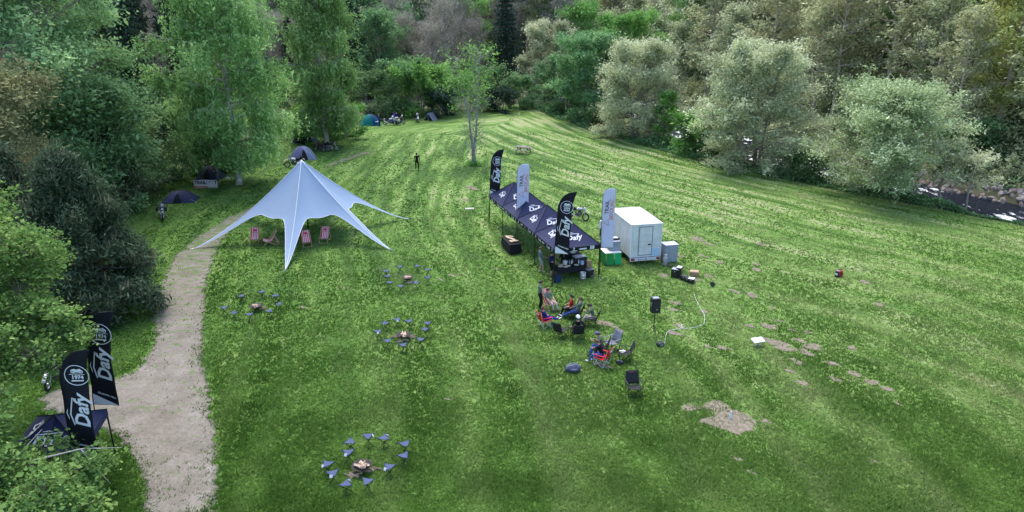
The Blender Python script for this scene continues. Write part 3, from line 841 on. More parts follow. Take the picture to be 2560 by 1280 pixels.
# --- near tree at the lower left corner: crown volumes at real positions
def near_tree():
    rg = random.Random(41); nr = np.random.default_rng(41)
    root = tag(empty("maple_tree", (0, 0, 0)), "near maple with light green leaves filling the lower left corner", "tree")
    base = Vector((-20.4, 20.0, -.2))
    mb = MB(); cl = []; li = []
    vols = [(-19.5, 21.5, 9.6, 1.9), (-17.9, 22.6, 8.3, 1.35), (-17.0, 23.4, 7.7, 0.9), (-20, 24.5, 8.8, 2.0), (-18.6, 21.0, 7.4, 1.7), (-17.3, 20.2, 6.2, 1.35), (-16.6, 22.2, 6.0, 1.1), (-15.9, 21.0, 5.1, 0.95),
            (-18.2, 18.6, 5.8, 1.7), (-16.6, 18.6, 4.5, 1.3), (-18.4, 20.6, 4.5, 1.7), (-17.4, 19.2, 3.2, 1.2), (-15.6, 17.6, 3.2, 1.25), (-14.2, 17.5, 2.3, 1.0), (-15.0, 19.0, 2.1, .95), (-13.6, 18.6, 2.3, .75), (-13.5, 16.8, 2.6, .95), (-16.2, 17.0, 2.2, 1.3), (-17.2, 17.4, 3.6, 1.3), (-12.9, 17.4, 1.9, .6), (-14.4, 20.5, 1.5, .6), (-19.5, 26.5, 6.5, 1.6), (-18.9, 25.0, 5.4, 1.2), (-15.3, 22.0, 5.9, .45), (-14.9, 21.8, 5.4, .35)]
    trunk = [base, base + Vector((.2, .1, 3)), base + Vector((.5, .3, 6)), base + Vector((.6, .8, 9))]
    mb.path(trunk, [.34, .27, .18, .05], 9)
    for i, (x, y, z, r_) in enumerate(vols):
        c = Vector((x, y, z))
        s = base + Vector((.2, .1, max(1.6, min(7, z * .62))))
        m1 = s.lerp(c, .5) + Vector((0, 0, .35))
        mb.path([s, m1, c], [.1, .06, .03], 5, 0, None, False)
        for k in range(int(10 + 26 * r_ ** 2)):
            d = Vector((rg.gauss(0, 1), rg.gauss(0, 1), rg.gauss(0, .75))); d.normalize()
            p = c + d * r_ * rg.uniform(.45, 1.0)
            mb.path([c.lerp(p, .15), c.lerp(p, .6) + Vector((0, 0, .08)), p], [.018, .011, .005], 4, 0, None, False)
            cl.append(tuple(p)); li.append(i)
    mb.build("trunk", BARK_GREY, root, True)
    # bare grey bough in front of the flags
    mb = MB()
    A = Vector((-16.1, 18.0, 2.3))
    mb.path([(-17.6, 17.6, 1.9), A, (-14.9, 18.4, 2.75), (-13.6, 18.9, 2.85), (-12.5, 19.2, 2.7)], [.05, .042, .035, .02, .006], 6)
    mb.path([A, (-15.3, 18.5, 2.9), (-14.75, 19.0, 3.5)], [.03, .02, .007], 5)
    mb.path([(-15.0, 18.4, 2.7), (-14.4, 18.2, 2.1), (-13.9, 18.1, 1.8)], [.02, .014, .005], 5)
    mb.path([(-15.4, 18.2, 2.6), (-15.2, 18.0, 2.0), (-15.1, 17.9, 1.7)], [.018, .012, .005], 5)
    mb.path([(-13.6, 18.9, 2.85), (-12.9, 18.5, 2.3), (-12.5, 18.3, 2.0)], [.014, .01, .004], 5)
    b = mb.build("bare_bough", mat("bark_bare", (.42, .38, .34), .85, col2=(.55, .5, .46), scale=5), root, True)
    C = np.array(cl); n = 90000
    k = nr.integers(0, len(C), n)
    P = C[k] + nr.normal(size=(n, 3)) * np.array([.2, .2, .15])
    cc = nr.uniform(0, 1, len(C)); cv = nr.uniform(0, 1, len(vols)); lk = np.array(li)[k]
    tint = np.clip(.5 + .25 * (cv[lk] - .5) + .3 * (cc[k] - .5) + nr.normal(0, .17, n), 0, 1)
    o = bpy.data.objects.new("crown", quad_mesh("crown", leaf_polys(P, .115, nr, .72, .9), tint, LM['maple'])); COL.objects.link(o); o.parent = root
near_tree()

# --- riverside trees on the right
W = [("round pale willow with a dense skirt, leftmost of the three along the stream", 51, 11.0, 4.8, 'pale', (15.8, 90.5), 62000, .21, 3),
     ("largest pale beige willow beside the stream, tallest of the three", 52, 11.6, 5.9, 'pale', (25.9, 73.6), 90000, .2, 3),
     ("spreading pale green willow with a reddish leaning trunk near the stream bend", 53, 8.9, 5.9, 'palegreen', (33.6, 61.4), 88000, .19, 2)]
for lb, sd_, h, r_, lf, (x, y), n, sz, st in W:
    t = make_tree("willow_tree", lb, "tree", sd_, h, r_, .2 if sd_ == 53 else .1, prof_dome, lf, n, sz, .42, BARK_PINK if sd_ == 53 else BARK_GREY, nl=84, sub=8, el=(-6 if sd_ == 53 else -14, 76), tr=.26, stems=st, wob=.7)
    put(t, x, y, .7)
t = make_tree("young_tree", "narrow bright green young tree standing against the pale willow", "tree", 54, 6.2, 1.5, .02, prof_ovoid, 'bright', 9000, .22, .3, nl=16, sub=4, el=(10, 60), tr=.1)
put(t, 18.6, 86.5)
for lb, sd_, h, r_, lf, (x, y) in (("mid-green riverside tree with dark stems right of the wooden fence", 55, 11.5, 5.0, 'green', (11.6, 104)),
                                    ("fresh green riverside tree behind the leftmost willow", 56, 14, 5.2, 'bright', (17.0, 112)),
                                    ("bluish green bushy tree just right of the wooden fence", 57, 8.0, 4.0, 'green', (8.6, 114)),
                                    ("grey green tree beyond the fence with thin grey trunks", 58, 12.5, 4.6, 'pale', (6.0, 132)),
                                    ("light green low tree over the rapids between two willows", 59, 4.2, 2.6, 'bright', (21.6, 79.5))):
    t = make_tree("riverside_tree", lb, "tree", sd_, h, r_, .06, prof_round, lf, int(26000 + 1500 * h), .27, .5, BARK_GREY, nl=40, sub=6, el=(-8, 66), tr=.2, stems=3, wob=.6)
    put(t, x, y, sd_)
t = make_tree("sapling", "thin leaning sapling trunk over the dark water at the right", "tree", 60, 5.0, 1.9, .45, prof_round, 'pale', 1800, .22, .35, nl=9, sub=4, el=(10, 60), tr=.11)
put(t, 38.2, 57.2, 1.0)
t = make_tree("sapling", "second pale sapling trunk beside the leaning one over the water", "tree", 61, 5.4, 1.8, .45, prof_round, 'pale', 1800, .22, .35, nl=9, sub=4, el=(10, 60), tr=.12)
put(t, 36.4, 58.3, 2.0)

# --- sparse forked tree standing alone in the meadow
def lone_tree():
    rg = random.Random(71)
    root = tag(empty("lone_tree"), "bare forked grey tree with a sparse green top standing alone in the meadow", "tree")
    mb = MB(); cl = []
    for sgn, top in ((-1, (-1.7, .3, 12.0)), (1, (.9, -.2, 12.6))):
        T = [Vector((0, 0, -.1)), Vector((.02 * sgn, 0, 1.6)), Vector((sgn * .28, 0, 3.6)), Vector((sgn * .45, .1, 6.0)), Vector((top[0] * .65, .1, 8.6)), Vector(top)]
        if sgn > 0: T[4].x = .55
        mb.path(T, [.24, .19, .1, .08, .055, .02], 8)
        for i in range(120):
            t = rg.uniform(.16, 1); f = t * 5; k = min(4, int(f)); p = T[k].lerp(T[k + 1], f - k)
            a = rg.uniform(0, 6.28); l = rg.uniform(.5, 1.5) * (1.35 if t > .55 else .9)
            q = p + Vector((math.cos(a) * l, math.sin(a) * l, l * rg.uniform(.1, .8)))
            m1 = p.lerp(q, .5) + Vector((0, 0, -.08))
            mb.path([p, m1, q], [.022, .014, .006], 4, 0, None, False)
            for z in range(4):
                e = q + Vector((rg.uniform(-.5, .5), rg.uniform(-.5, .5), rg.uniform(-.1, .6)))
                mb.path([m1.lerp(q, rg.random()), e], [.009, .005], 3, 0, None, False)
                cl += [tuple(e)] * (1 if p.z < 6.3 else (4 if p.z < 8 else 10))
    mb.build("trunk", mat("bark_lone", (.36, .34, .32), .9, col2=(.2, .18, .17), scale=3, bump=.3), root, True)
    C = np.array(cl); n = 2400
    nr = np.random.default_rng(71); k = nr.integers(0, len(C), n)
    P = C[k] + nr.normal(size=(n, 3)) * .32
    o = bpy.data.objects.new("crown", quad_mesh("crown", leaf_polys(P, .22, nr, .6, .4), np.clip(nr.normal(.6, .2, n), 0, 1), LM['bright'])); COL.objects.link(o); o.parent = root
    put(root, -4.1, 74.5, 0, 1, None, .92)
    mb2 = leaf_polys(np.random.default_rng(5).normal(size=(700, 3)) * np.array([.42, .35, .12]) + np.array([0, 0, .16]), .2, np.random.default_rng(6), .25, .1, -1.5)
    o = bpy.data.objects.new("tall_grass", quad_mesh("tall_grass", mb2, np.random.default_rng(7).uniform(0, .6, 700), LM['bright'])); COL.objects.link(o)
    tag(o, "dark unmown grass around the foot of the lone tree", "grass", kind='stuff'); o.location = (-4.1, 74.3, 0)
lone_tree()

# --- hedge of bushes at the far end and along the edges
def bush(seed, h, r, leaf, n, size=.26, name="bush"):
    return make_tree(name, "bush", "bush", seed, h, r, .0, prof_round, leaf, n, size, .42, nl=22, sub=5, el=(-6, 70), tr=.12, stems=3)
B = [bush(81, 5.0, 3.4, 'bright', 13000), bush(82, 6.2, 3.6, 'green', 14000), bush(83, 3.0, 2.2, 'green', 7000), bush(84, 4.4, 3.0, 'dark', 11000)]
used = set()
def place(proto, x, y, label, group=None, s=1.0, sz=1.0, rz=None):
    o = proto if id(proto) not in used else copy_tree(proto)
    used.add(id(proto))
    put(o, x, y, (x * 3.7 + y * 1.3) % 6.28 if rz is None else rz, s, None, sz)
    return relabel(o, label, group)
place(B[1], -21.5, 107.5, "dark green bush behind the teal tent and parked motorcycles", s=1.05)
place(B[0], -14.2, 111.5, "tallest bright green bush at the far end of the meadow", s=1.35)
place(B[1], -17.5, 113.5, "deep green bush squeezed between the teal tent's bush and the bright one", s=1.2)
place(B[0], -8.6, 113, "yellowish green bush behind the grey ridge tent", s=1.05)
place(B[3], -11.2, 109.5, "dark shady bush behind the white-helmeted motorcycle", s=.9)
place(B[1], -4.0, 118, "mid-green bush behind the lone forked tree", s=1.0)
place(B[3], -1.6, 114.5, "dark low bush right of the lone tree", s=.75)
place(B[1], 1.4, 119, "round dark green bush left of the wooden fence", s=.8)
place(B[1], -26.5, 93, "dark green bush in the gap between the two birches", s=1.0)
place(B[0], -21.4, 91, "light green bush at the foot of the slender birch", s=.75)
place(B[0], -25.2, 88, "leafy green bush left of the slender birch", s=.8)
place(B[1], -30.2, 80, "dark bush behind the small navy tent", s=.9)
place(B[2], -29.5, 71, "low green bush under the big birch", s=.9)
place(B[1], -37, 84, "shaded green bush in the dark gap of the wood", s=1.1)
place(B[3], -42, 78, "dark shrub at the bottom of the dark gap", s=1.2)
place(B[2], 12.3, 98, "shrubby regrowth under the mid-green riverside tree", s=.9)
place(B[2], 21.0, 80.0, "green shrub at the water's edge between the willows", s=1.0)
place(B[2], 28.6, 67.5, "green shrub at the foot of the spreading willow", s=.8)
place(B[2], 45.5, 70, "bank shrub across the stream behind the spreading willow", s=1.3)

# --- the woods on the hillsides: copies of a few kinds
K = dict(
    spruce=conifer("spruce_tree", "dark spruce", 91, 17, 3.6, 'dark', 9000, .42),
    twiggy=make_tree("bare_tree", "bare tree", "tree", 92, 14, 4.0, .22, prof_ovoid, 'twig', 9000, .6, .55, BARK_GREY, nl=34, sub=8, el=(25, 75), tr=.2, aspect=.06, up=-.3, leafdroop=-1.0),
    olive=make_tree("sparse_tree", "sparse tree", "tree", 93, 16, 3.6, .22, prof_ovoid, 'olive', 10500, .27, .5, BARK_PINK, nl=34, sub=6, el=(0, 55), tr=.22, minr=.014),
    green=make_tree("broadleaf_tree", "broadleaf", "tree", 94, 12, 4.6, .08, prof_round, 'green', 15000, .32, .6, BARK_GREY, nl=30, sub=5, el=(0, 65), tr=.2, minr=.02),
    pale=make_tree("pale_tree", "pale tree", "tree", 95, 12, 4.2, .12, prof_round, 'pale', 14000, .29, .6, BARK_GREY, nl=26, sub=5, el=(5, 65), tr=.18, minr=.02),
    bright=make_tree("young_leaf_tree", "young leaf tree", "tree", 96, 12, 4.4, .1, prof_round, 'bright', 14000, .3, .6, BARK_GREY, nl=26, sub=5, el=(5, 65), tr=.18, minr=.02),
    gold=make_tree("golden_tree", "golden tree", "tree", 97, 15, 3.8, .15, prof_ovoid, 'gold', 14000, .28, .55, BARK_PINK, nl=32, sub=6, el=(0, 60), tr=.22, minr=.014),
)
GL = dict(spruce=("dark spruce standing in the hillside wood", "spruces in the hillside wood"),
          twiggy=("bare grey-brown tree with fine twigs on the hillside", "bare trees in the hillside wood"),
          olive=("tall sparse olive tree with pinkish trunk on the hillside across the stream", "sparse olive trees on the hillside"),
          green=("rounded mid-green tree in the hillside wood", "mid-green trees in the hillside wood"),
          pale=("pale budding tree in the hillside wood", "pale budding trees in the hillside wood"),
          bright=("fresh light green tree in the hillside wood", "fresh light green trees in the hillside wood"),
          gold=("tall golden green tree with warm sunlight in its leaf colour on the hillside across the stream", "golden green trees on the hillside"))
place(K['spruce'], -1.2, 146, "tall lone dark spruce rising above the bushes at the far centre", s=1.25)
place(K['spruce'], -50, 110, "black spruce at the edge of the dark gap in the wood", s=1.2)
place(K['twiggy'], -44.5, 88, "pale bare trunk standing in the dark gap of the wood", s=.85)
for k_, (x_, y_, s_) in enumerate(((-41, 78, 1.0), (-44.5, 85, 1.15), (-47.5, 92, 1.2), (-42.5, 93, 1.1), (-51, 99, 1.25), (-46.5, 101, 1.2), (-54, 88, 1.1), (-57, 104, 1.2))):  # extra spruces added to darken the gap and shade its undergrowth
    place(K['spruce'], x_, y_, "blackish spruce added to darken the gap between the large broadleaf tree and the big birch", "spruces added to darken the gap", s=s_)
def forest():
    rg = random.Random(101)
    pts = []
    def pick(px):
        z = rg.random()
        if px < 430: return 'spruce' if z < .62 else ('twiggy' if z < .85 else 'green')
        if px < 760: return 'twiggy' if z < .5 else ('spruce' if z < .72 else 'green')
        if px < 1040: return 'green' if z < .45 else ('spruce' if z < .6 else ('twiggy' if z < .75 else 'pale'))
        if px < 1300: return 'twiggy' if z < .6 else ('pale' if z < .75 else ('spruce' if z < .82 else 'bright'))
        if px < 1880: return 'bright' if z < .28 else ('pale' if z < .52 else ('twiggy' if z < .72 else ('olive' if z < .88 else 'green')))
        if px < 2280: return 'olive' if z < .68 else ('twiggy' if z < .84 else 'green')
        if px < 2420: return 'green' if z < .45 else ('spruce' if z < .55 else 'olive')
        return 'gold' if z < .68 else ('olive' if z < .85 else 'green')
    y = 46.0
    while y < 240:
        step = 4.3 + y * .016
        x = -.8 * y - 12
        while x < .8 * y + 14:
            X, Y = x + rg.uniform(-.42, .42) * step, y + rg.uniform(-.42, .42) * step
            x += step
            d = X - float(rivx(Y)); f = CH - hz(X, Y)
            fw = Y * math.cos(TH) + f * math.sin(TH)
            px = 1280 + FP * X / fw
            if px < -160 or px > 2720: continue
            right = 8 < d < (52 if Y < 130 else 60)
            left = X < -(46 + .1 * max(0, Y - 40)) and X > -(112 + .1 * Y) and Y > 62 and not (-60 < X < -44 and 84 < Y < 112)
            centre = Y > 132 and (d < -6 or Y > 186) and X > -64 and not (Y < 158 and -6 < X < 14)
            if not (right or left or centre): continue
            if right and d > 40 and rg.random() < .25: continue
            k = pick(px)
            pts.append((k, X, Y))
        y += step * .92
    for k, X, Y in pts:
        sc = rg.uniform(.78, 1.2) * (1.0 if Y < 150 else 1.15)
        place(K[k], X, Y, *GL[k], s=sc, sz=rg.uniform(.9, 1.2))
    print("forest", len(pts), {k: sum(p[0] == k for p in pts) for k in K})
forest()

# --- understorey: ground cover under the wood and along the banks
def cover(name, label, n, size, leaf, seed, fn, zz):
    rg = np.random.default_rng(seed)
    X, Y = fn(rg, n)
    Z = hgt(X, Y)
    hgt_ = (zz[0] + zz[1] * np.clip(vnoise(X, Y, 2.6, seed) + .45 * vnoise(X, Y, .9, seed + 1) + .15, 0, 1)) 
    P = np.stack([X, Y, Z + rg.uniform(0, 1, len(X)) ** .6 * hgt_], -1)
    tint = np.clip(.45 + .3 * vnoise(X, Y, 1.8, seed + 2) + rg.normal(0, .16, len(X)), 0, 1)
    o = bpy.data.objects.new(name, quad_mesh(name, leaf_polys(P, size, rg, .45, .5), tint, LM[leaf])); COL.objects.link(o)
    tag(o, label, "undergrowth", kind='stuff')
def bank_fn(rg, n):
    Y = 44 + 82 * rg.uniform(0, 1, n) ** 1.3
    e = xr(Y)
    X = e + rg.uniform(-.2, 1, n) ** 1 * np.minimum(4.2, rivx(Y) - 5 - e)
    return X, Y
cover("bank_undergrowth", "brambles and tall weeds between the mown grass and the stream", 75000, .22, 'green', 111, bank_fn, (.2, 1.0))
def bank_dry(rg, n):
    Y = rg.uniform(48, 118, n); e = xr(Y)
    X = e + rg.uniform(.3, 1.1, n) * np.minimum(3.5, rivx(Y) - 5 - e)
    k = vnoise(X, Y, 4, 77) > .15
    return X[k], Y[k]
cover("dry_weeds", "dry straw coloured weeds on the stream bank", 15000, .26, 'pale', 112, bank_dry, (.2, .7))
def wood_fn(rg, n):
    Y = rg.uniform(48, 200, n); X = rg.uniform(-1, 1, n) * (Y * .8 + 14)
    d = X - rivx(Y)
    k = ((d > 7) & (d < 62)) | (X < -46 - .1 * (Y - 40)) | ((Y > 134) & (d < -6) & ~((Y < 158) & (X > -6) & (X < 14)))
    return X[k], Y[k]
cover("wood_undergrowth", "low undergrowth beneath the hillside wood", 90000, .5, 'green', 113, wood_fn, (.3, 2.2))

def slope_fn(rg, n):
    Y = rg.uniform(44, 130, n); X = rivx(Y) + 7.2 + rg.uniform(0, 1, n) ** 1.4 * 13
    return X, Y
cover("slope_bushes", "leafy bushes and young growth covering the foot of the slope across the stream", 70000, .34, 'olive', 114, slope_fn, (.4, 3.4))
# ------------------------------------------------------------------ object materials
TX = lambda x, y, z: Matrix.Translation((x, y, z))
RX = lambda a: Matrix.Rotation(a, 4, 'X')
RY = lambda a: Matrix.Rotation(a, 4, 'Y')
RZ = lambda a: Matrix.Rotation(a, 4, 'Z')
def fabric(name, c, tr=.25):
    if name in MATS: return MATS[name]
    m = bpy.data.materials.new(name); m.use_nodes = True
    t = m.node_tree; b = t.nodes["Principled BSDF"]; L = t.links.new
    b.inputs["Base Color"].default_value = (*c, 1); b.inputs["Roughness"].default_value = .7
    b.inputs["Specular IOR Level"].default_value = .25
    tc = t.nodes.new("ShaderNodeTexCoord"); n = t.nodes.new("ShaderNodeTexNoise"); n.inputs["Scale"].default_value = 1.4; n.inputs["Detail"].default_value = 4
    L(tc.outputs["Object"], n.inputs["Vector"])
    bp = t.nodes.new("ShaderNodeBump"); bp.inputs["Strength"].default_value = .35; bp.inputs["Distance"].default_value = .06
    L(n.outputs["Fac"], bp.inputs["Height"]); L(bp.outputs[0], b.inputs["Normal"])
    if tr:
        q = t.nodes.new("ShaderNodeBsdfTranslucent"); q.inputs[0].default_value = (*c, 1)
        mx = t.nodes.new("ShaderNodeMixShader"); mx.inputs[0].default_value = tr
        L(b.outputs[0], mx.inputs[1]); L(q.outputs[0], mx.inputs[2]); L(mx.outputs[0], t.nodes["Material Output"].inputs[0])
    MATS[name] = m
    return m
M_STAR = fabric("white_stretch_fabric", (.3, .4, .56), .3)
M_SEAM = mat("white_seam", (.66, .69, .76), .6)
M_NAVY = fabric("navy_canopy_fabric", (.016, .022, .066), .04)
M_BLACK = mat("black_fabric", (.012, .013, .017), .8, spec=.2)
M_FLAGB = fabric("black_flag_cloth", (.008, .009, .017), .08)
M_FLAGW = fabric("white_flag_cloth", (.56, .6, .74), .4)
M_WPRINT = mat("white_print", (.62, .64, .7), .6)
M_OPRINT = mat("orange_print", (.5, .16, .08), .6)
M_DPRINT = mat("dark_print", (.04, .04, .06), .6)
M_BPRINT = mat("pale_blue_print", (.3, .42, .62), .6)
M_STEEL = mat("dark_steel_pole", (.02, .02, .023), .4, metal=.6)
M_ALU = mat("aluminium", (.5, .5, .52), .35, metal=.8)
M_WHITE = mat("white_paint", (.6, .62, .66), .45, col2=(.5, .51, .52), scale=2.2)
M_ROOFW = mat("trailer_roof_white", (.46, .445, .43), .6, col2=(.34, .31, .28), scale=.8)
M_GREY = mat("grey_sheet_metal", (.22, .25, .31), .45, col2=(.28, .31, .37), scale=4)
M_RUB = mat("black_rubber", (.012, .012, .012), .85)
M_BPLAS = mat("black_plastic", (.014, .014, .016), .45)
M_WPLAS = mat("white_plastic", (.62, .63, .65), .4)
M_GREEN = mat("green_plastic", (.0, .2, .05), .45, col2=(.005, .25, .07), scale=2)
M_GREEN2 = mat("bright_green_plastic", (.0, .34, .13), .45)
M_REDP = mat("red_paint", (.36, .012, .02), .35)
M_WOOD = mat("pale_wood", (.42, .29, .16), .6, col2=(.5, .36, .21), scale=8)
M_SPLIT = mat("split_firewood", (.48, .35, .24), .8, col2=(.6, .46, .34), scale=9)
M_OLDWOOD = mat("weathered_wood", (.13, .115, .1), .85, col2=(.22, .2, .18), scale=6)
M_CARD = mat("cardboard", (.32, .2, .12), .8)
M_GLASS = mat("dark_glass", (.01, .012, .016), .08)
M_REDGL = mat("red_lens", (.3, .01, .01), .2)

# ------------------------------------------------------------------ star tent
def star_tent():
    root = tag(empty("star_tent", (-15.24, 50.33, 0)), "large white star shaped canopy tent with pointed legs over striped deckchairs", "tent")
    Rr, H = 7.95, 5.5
    A = [R(a) for a in (-152.5, -85.3, -30.1, 27.0, 87.0, 147.5)]
    zr = lambda q: H * (1 - q) ** 1.32
    def rho(w): return Rr * (.425 + .575 * abs(w) ** 5.5)
    mb = MB(); seam = MB()
    hem = []
    for i in range(6):
        a0, a1 = A[i], A[(i + 1) % 6]
        if a1 < a0: a1 += 2 * math.pi
        rows = []
        for k in range(23):
            s = k / 22
            row = []
            for j in range(33):
                w_ = math.sin((j / 16 - 1) * math.pi / 2)
                ro = rho(w_) * s; q = ro / Rr
                an = (a0 + a1) / 2 + (a1 - a0) / 2 * w_
                z = zr(q) * (1 - .24 * (1 - w_ * w_) * min(1, q / .42) )
                row.append((math.cos(an) * ro, math.sin(an) * ro, z + .03))
            rows.append(row)
        mb.grid(rows)
        hem.append(rows[-1])
        P = [Vector((math.cos(a0) * Rr * q, math.sin(a0) * Rr * q, zr(q) + .045)) for q in [k / 20 for k in range(21)]]
        seam.path(P, [.022] * 20 + [.012], 5)
    for h in hem: seam.path([Vector(p) for p in h], .018, 4)
    c = mb.build("canopy", M_STAR, root, True)
    seam.build("seam", M_SEAM, c, True)
    MB().path([(0, 0, 0), (0, 0, H + .02)], [.05, .045], 8).build("centre_pole", M_STEEL, root, True)
    for i in range(6):
        x, y = math.cos(A[i]), math.sin(A[i])
        m = MB()
        m.tube((x * Rr, y * Rr, .05), (x * (Rr + .25), y * (Rr + .25), .02), .012, .012, 5)
        m.tube((x * (Rr + .3), y * (Rr + .3), -.1), (x * (Rr + .22), y * (Rr + .22), .12), .014, .014, 5)
        m.build("ground_peg", M_ALU, root)
star_tent()

# ------------------------------------------------------------------ printed marks
def word_mark(mb, M, s=1.0, mi=0):
    """slanted bold word with the road-like strokes above it"""
    mb.text("Dafy", .62 * s, M, mi, .28, .016 * s, 1.0)
    mb.prism([(-.5 * s, .29 * s), (-.1 * s, .39 * s), (.5 * s, .29 * s), (.48 * s, .26 * s), (-.1 * s, .35 * s), (-.46 * s, .26 * s)], .004, M, mi)
    mb.prism([(-.3 * s, .42 * s), (-.05 * s, .5 * s), (.1 * s, .45 * s), (.0 * s, .46 * s), (-.06 * s, .47 * s), (-.22 * s, .42 * s)], .004, M, mi)
def moto_badge(mb, M, s=1.0, mi=0):
    mb.torus((0, 0, 0), .4 * s, .014 * s, M, mi, 28, 4, 'Z')
    for x in (-.13, .15): mb.torus((x * s, .14 * s, 0), .055 * s, .02 * s, M, mi, 14, 4, 'Z')
    mb.prism([(-.2 * s, .2 * s), (-.08 * s, .25 * s), (.02 * s, .22 * s), (.12 * s, .27 * s), (.2 * s, .18 * s), (.08 * s, .1 * s), (-.08 * s, .1 * s)], .004, M, mi)
    mb.text("DEPUIS", .07 * s, M @ TX(0, .03 * s, 0), mi, 0, .002)
    for x in (-.19, .19): mb.prism([((x - .07) * s, .02 * s), ((x + .07) * s, .02 * s), ((x + .07) * s, .04 * s), ((x - .07) * s, .04 * s)], .004, M, mi)
    mb.text("1974", .2 * s, M @ TX(0, -.1 * s, 0), mi, 0, .009 * s)
    mb.prism([(-.2 * s, -.2 * s), (.2 * s, -.2 * s), (.19 * s, -.25 * s), (-.19 * s, -.25 * s)], .004, M, mi)

# ------------------------------------------------------------------ feather flags
def feather_flag(x, y, rz, lean, label, kind, z0=2.05, h=5.85, wd=1.0, group=None):
    root = tag(empty("feather_flag", (x, y, 0), rz), label, "flag", group)
    root.rotation_euler = Euler((0, lean, rz))
    black = kind == 'black'
    wav = lambda px, z: .05 * math.sin(z * 2.1 + x) * min(1, px / .5) + .02 * math.sin(z * 5 + px * 4)
    def left(z):
        t = max(0, (z - (h - (1.15 if black else .7))) / (1.15 if black else .7))
        return (wd * .82 if black else wd * .45) * (1 - math.sqrt(max(0, 1 - t * t)))
    def right(z):
        if black:
            t = max(0, (z - (h - 1.0)) / 1.0)
            return wd * (.72 + .04 * (h - z) / (h - z0)) + wd * .2 * t ** 1.5
        t = max(0, (z - (h - .28)) / .28)
        return wd * .95 - wd * .12 * (1 - math.sqrt(max(0, 1 - t * t)))
    n = 40
    zs = [z0 + (h - z0) * k / n for k in range(n + 1)]
    rows = []
    for z in zs:
        l, r_ = left(z), right(z)
        if l > r_ - .02: l = r_ - .02
        rows.append([(l + (r_ - l) * j / 8, wav(l + (r_ - l) * j / 8, z), z + (.10 * (1 - j / 8) - .0) * (1 - min(1, (z - z0) / .5)) * (0 if black else 0)) for j in range(9)])
    mb = MB().grid(rows)
    cl = mb.build("cloth", M_FLAGB if black else M_FLAGW, root, True, solid=.012)
    # pole follows the bowed edge
    P = [(0, 0, 0), (0, 0, 1.0)] + [(left(z) - .012, wav(0, z), z) for z in zs]
    MB().path(P, [.03, .025] + [.02 - .013 * k / n for k in range(n + 1)], 6).build("pole", M_STEEL, root, True)
    MB().path([(-.02, 0, .02), (.45, -.3, .015), (.45, -.3, .03)], .02, 5).path([(-.02, 0, .02), (-.45, -.3, .015)], .02, 5).path([(0, 0, .02), (0, .5, .015)], .02, 5).build("foot", M_STEEL, root)
    # print, reading upwards, on the camera side
    T = MB()
    up = RX(R(90))                       # XY plane -> XZ plane facing -Y
    if black:
        moto_badge(T, TX(wd * .46, 0, h - .95) @ up, .82 * wd)
        word_mark(T, TX(wd * .5, 0, (z0 + h) / 2 - .25) @ up @ RZ(R(90)) , .92 * wd)
        T.text("La passion PRO", .105, TX(wd * .43, 0, z0 + .42) @ up @ RZ(R(-19)), 0, .2, .004)
        r0 = right(z0)
        T.prism([(0.02, z0 + .03), (r0 - .02, z0 + .03), (0.02, z0 + .46)], .004, up)
    else:
        zc = h - 1.35
        T.text("TRAIL", .34, TX(wd * .36, 0, zc + .14) @ up @ RZ(R(90)), 1, 0, .006)
        T.text("BIVOUAC", .33, TX(wd * .72, 0, zc) @ up @ RZ(R(90)), 2, .12, .002, .92)
        for k, (a, b) in enumerate((((-.19, 0), (0, .3)), ((0, .3), (.19, 0)), ((-.19, 0), (.19, 0)))):
            a, b = Vector((*a, 0)), Vector((*b, 0))
            q = TX(wd * .36 + .06, 0, zc - .73) @ up @ RZ(R(90)) @ RZ(R(0))
            T.tube(a.xyz, b.xyz, .014, .014, 4, 2, TX(wd * .5, 0, zc - .82) @ up @ RZ(R(90)) )
        mt = [(-.3, 0), (-.12, .28), (0, .1), (.14, .22), (.3, 0)]
        for a, b in zip(mt, mt[1:]): T.tube((*a, 0), (*b, 0), .012, .012, 4, 3, TX(wd * .5, 0, z0 + 1.35) @ up)
        T.text("www.trail-bivouac", .07, TX(wd * .5, 0, z0 + .2) @ up, 1) if False else None
    for k in range(len(T.v)):
        v = T.v[k]; T.v[k] = Vector((v.x, wav(max(0, v.x), v.z) - .022 + v.y, v.z))
    T.build("lettering", [M_WPRINT, M_DPRINT, M_OPRINT, M_BPRINT], cl)
    return root
feather_flag(-15.75, 22.9, R(-3), R(5), "black feather flag with round badge, leaning over the gravel path near the maple", 'black', 2.05, 5.95, 1.2)
feather_flag(-14.75, 19.85, R(4), R(4), "front black feather flag nearest the camera, its white foot behind a bare bough", 'black', 1.9, 5.9, 1.1)
feather_flag(-1.85, 53.2, R(-6), R(3), "black feather flag at the far corner of the navy marquee", 'black', 2.15, 5.85, 1.05)
feather_flag(2.42, 39.6, R(-8), R(3), "black feather flag standing at the near left corner pole of the marquee", 'black', 2.15, 6.0, 1.12)
feather_flag(.28, 48.1, R(-2), R(1), "white feather flag in front of the middle of the marquee roof", 'white', 1.85, 5.75, .88)
feather_flag(5.55, 41.7, R(4), R(0), "white feather flag between the marquee and the white box truck", 'white', 1.75, 5.6, .82)

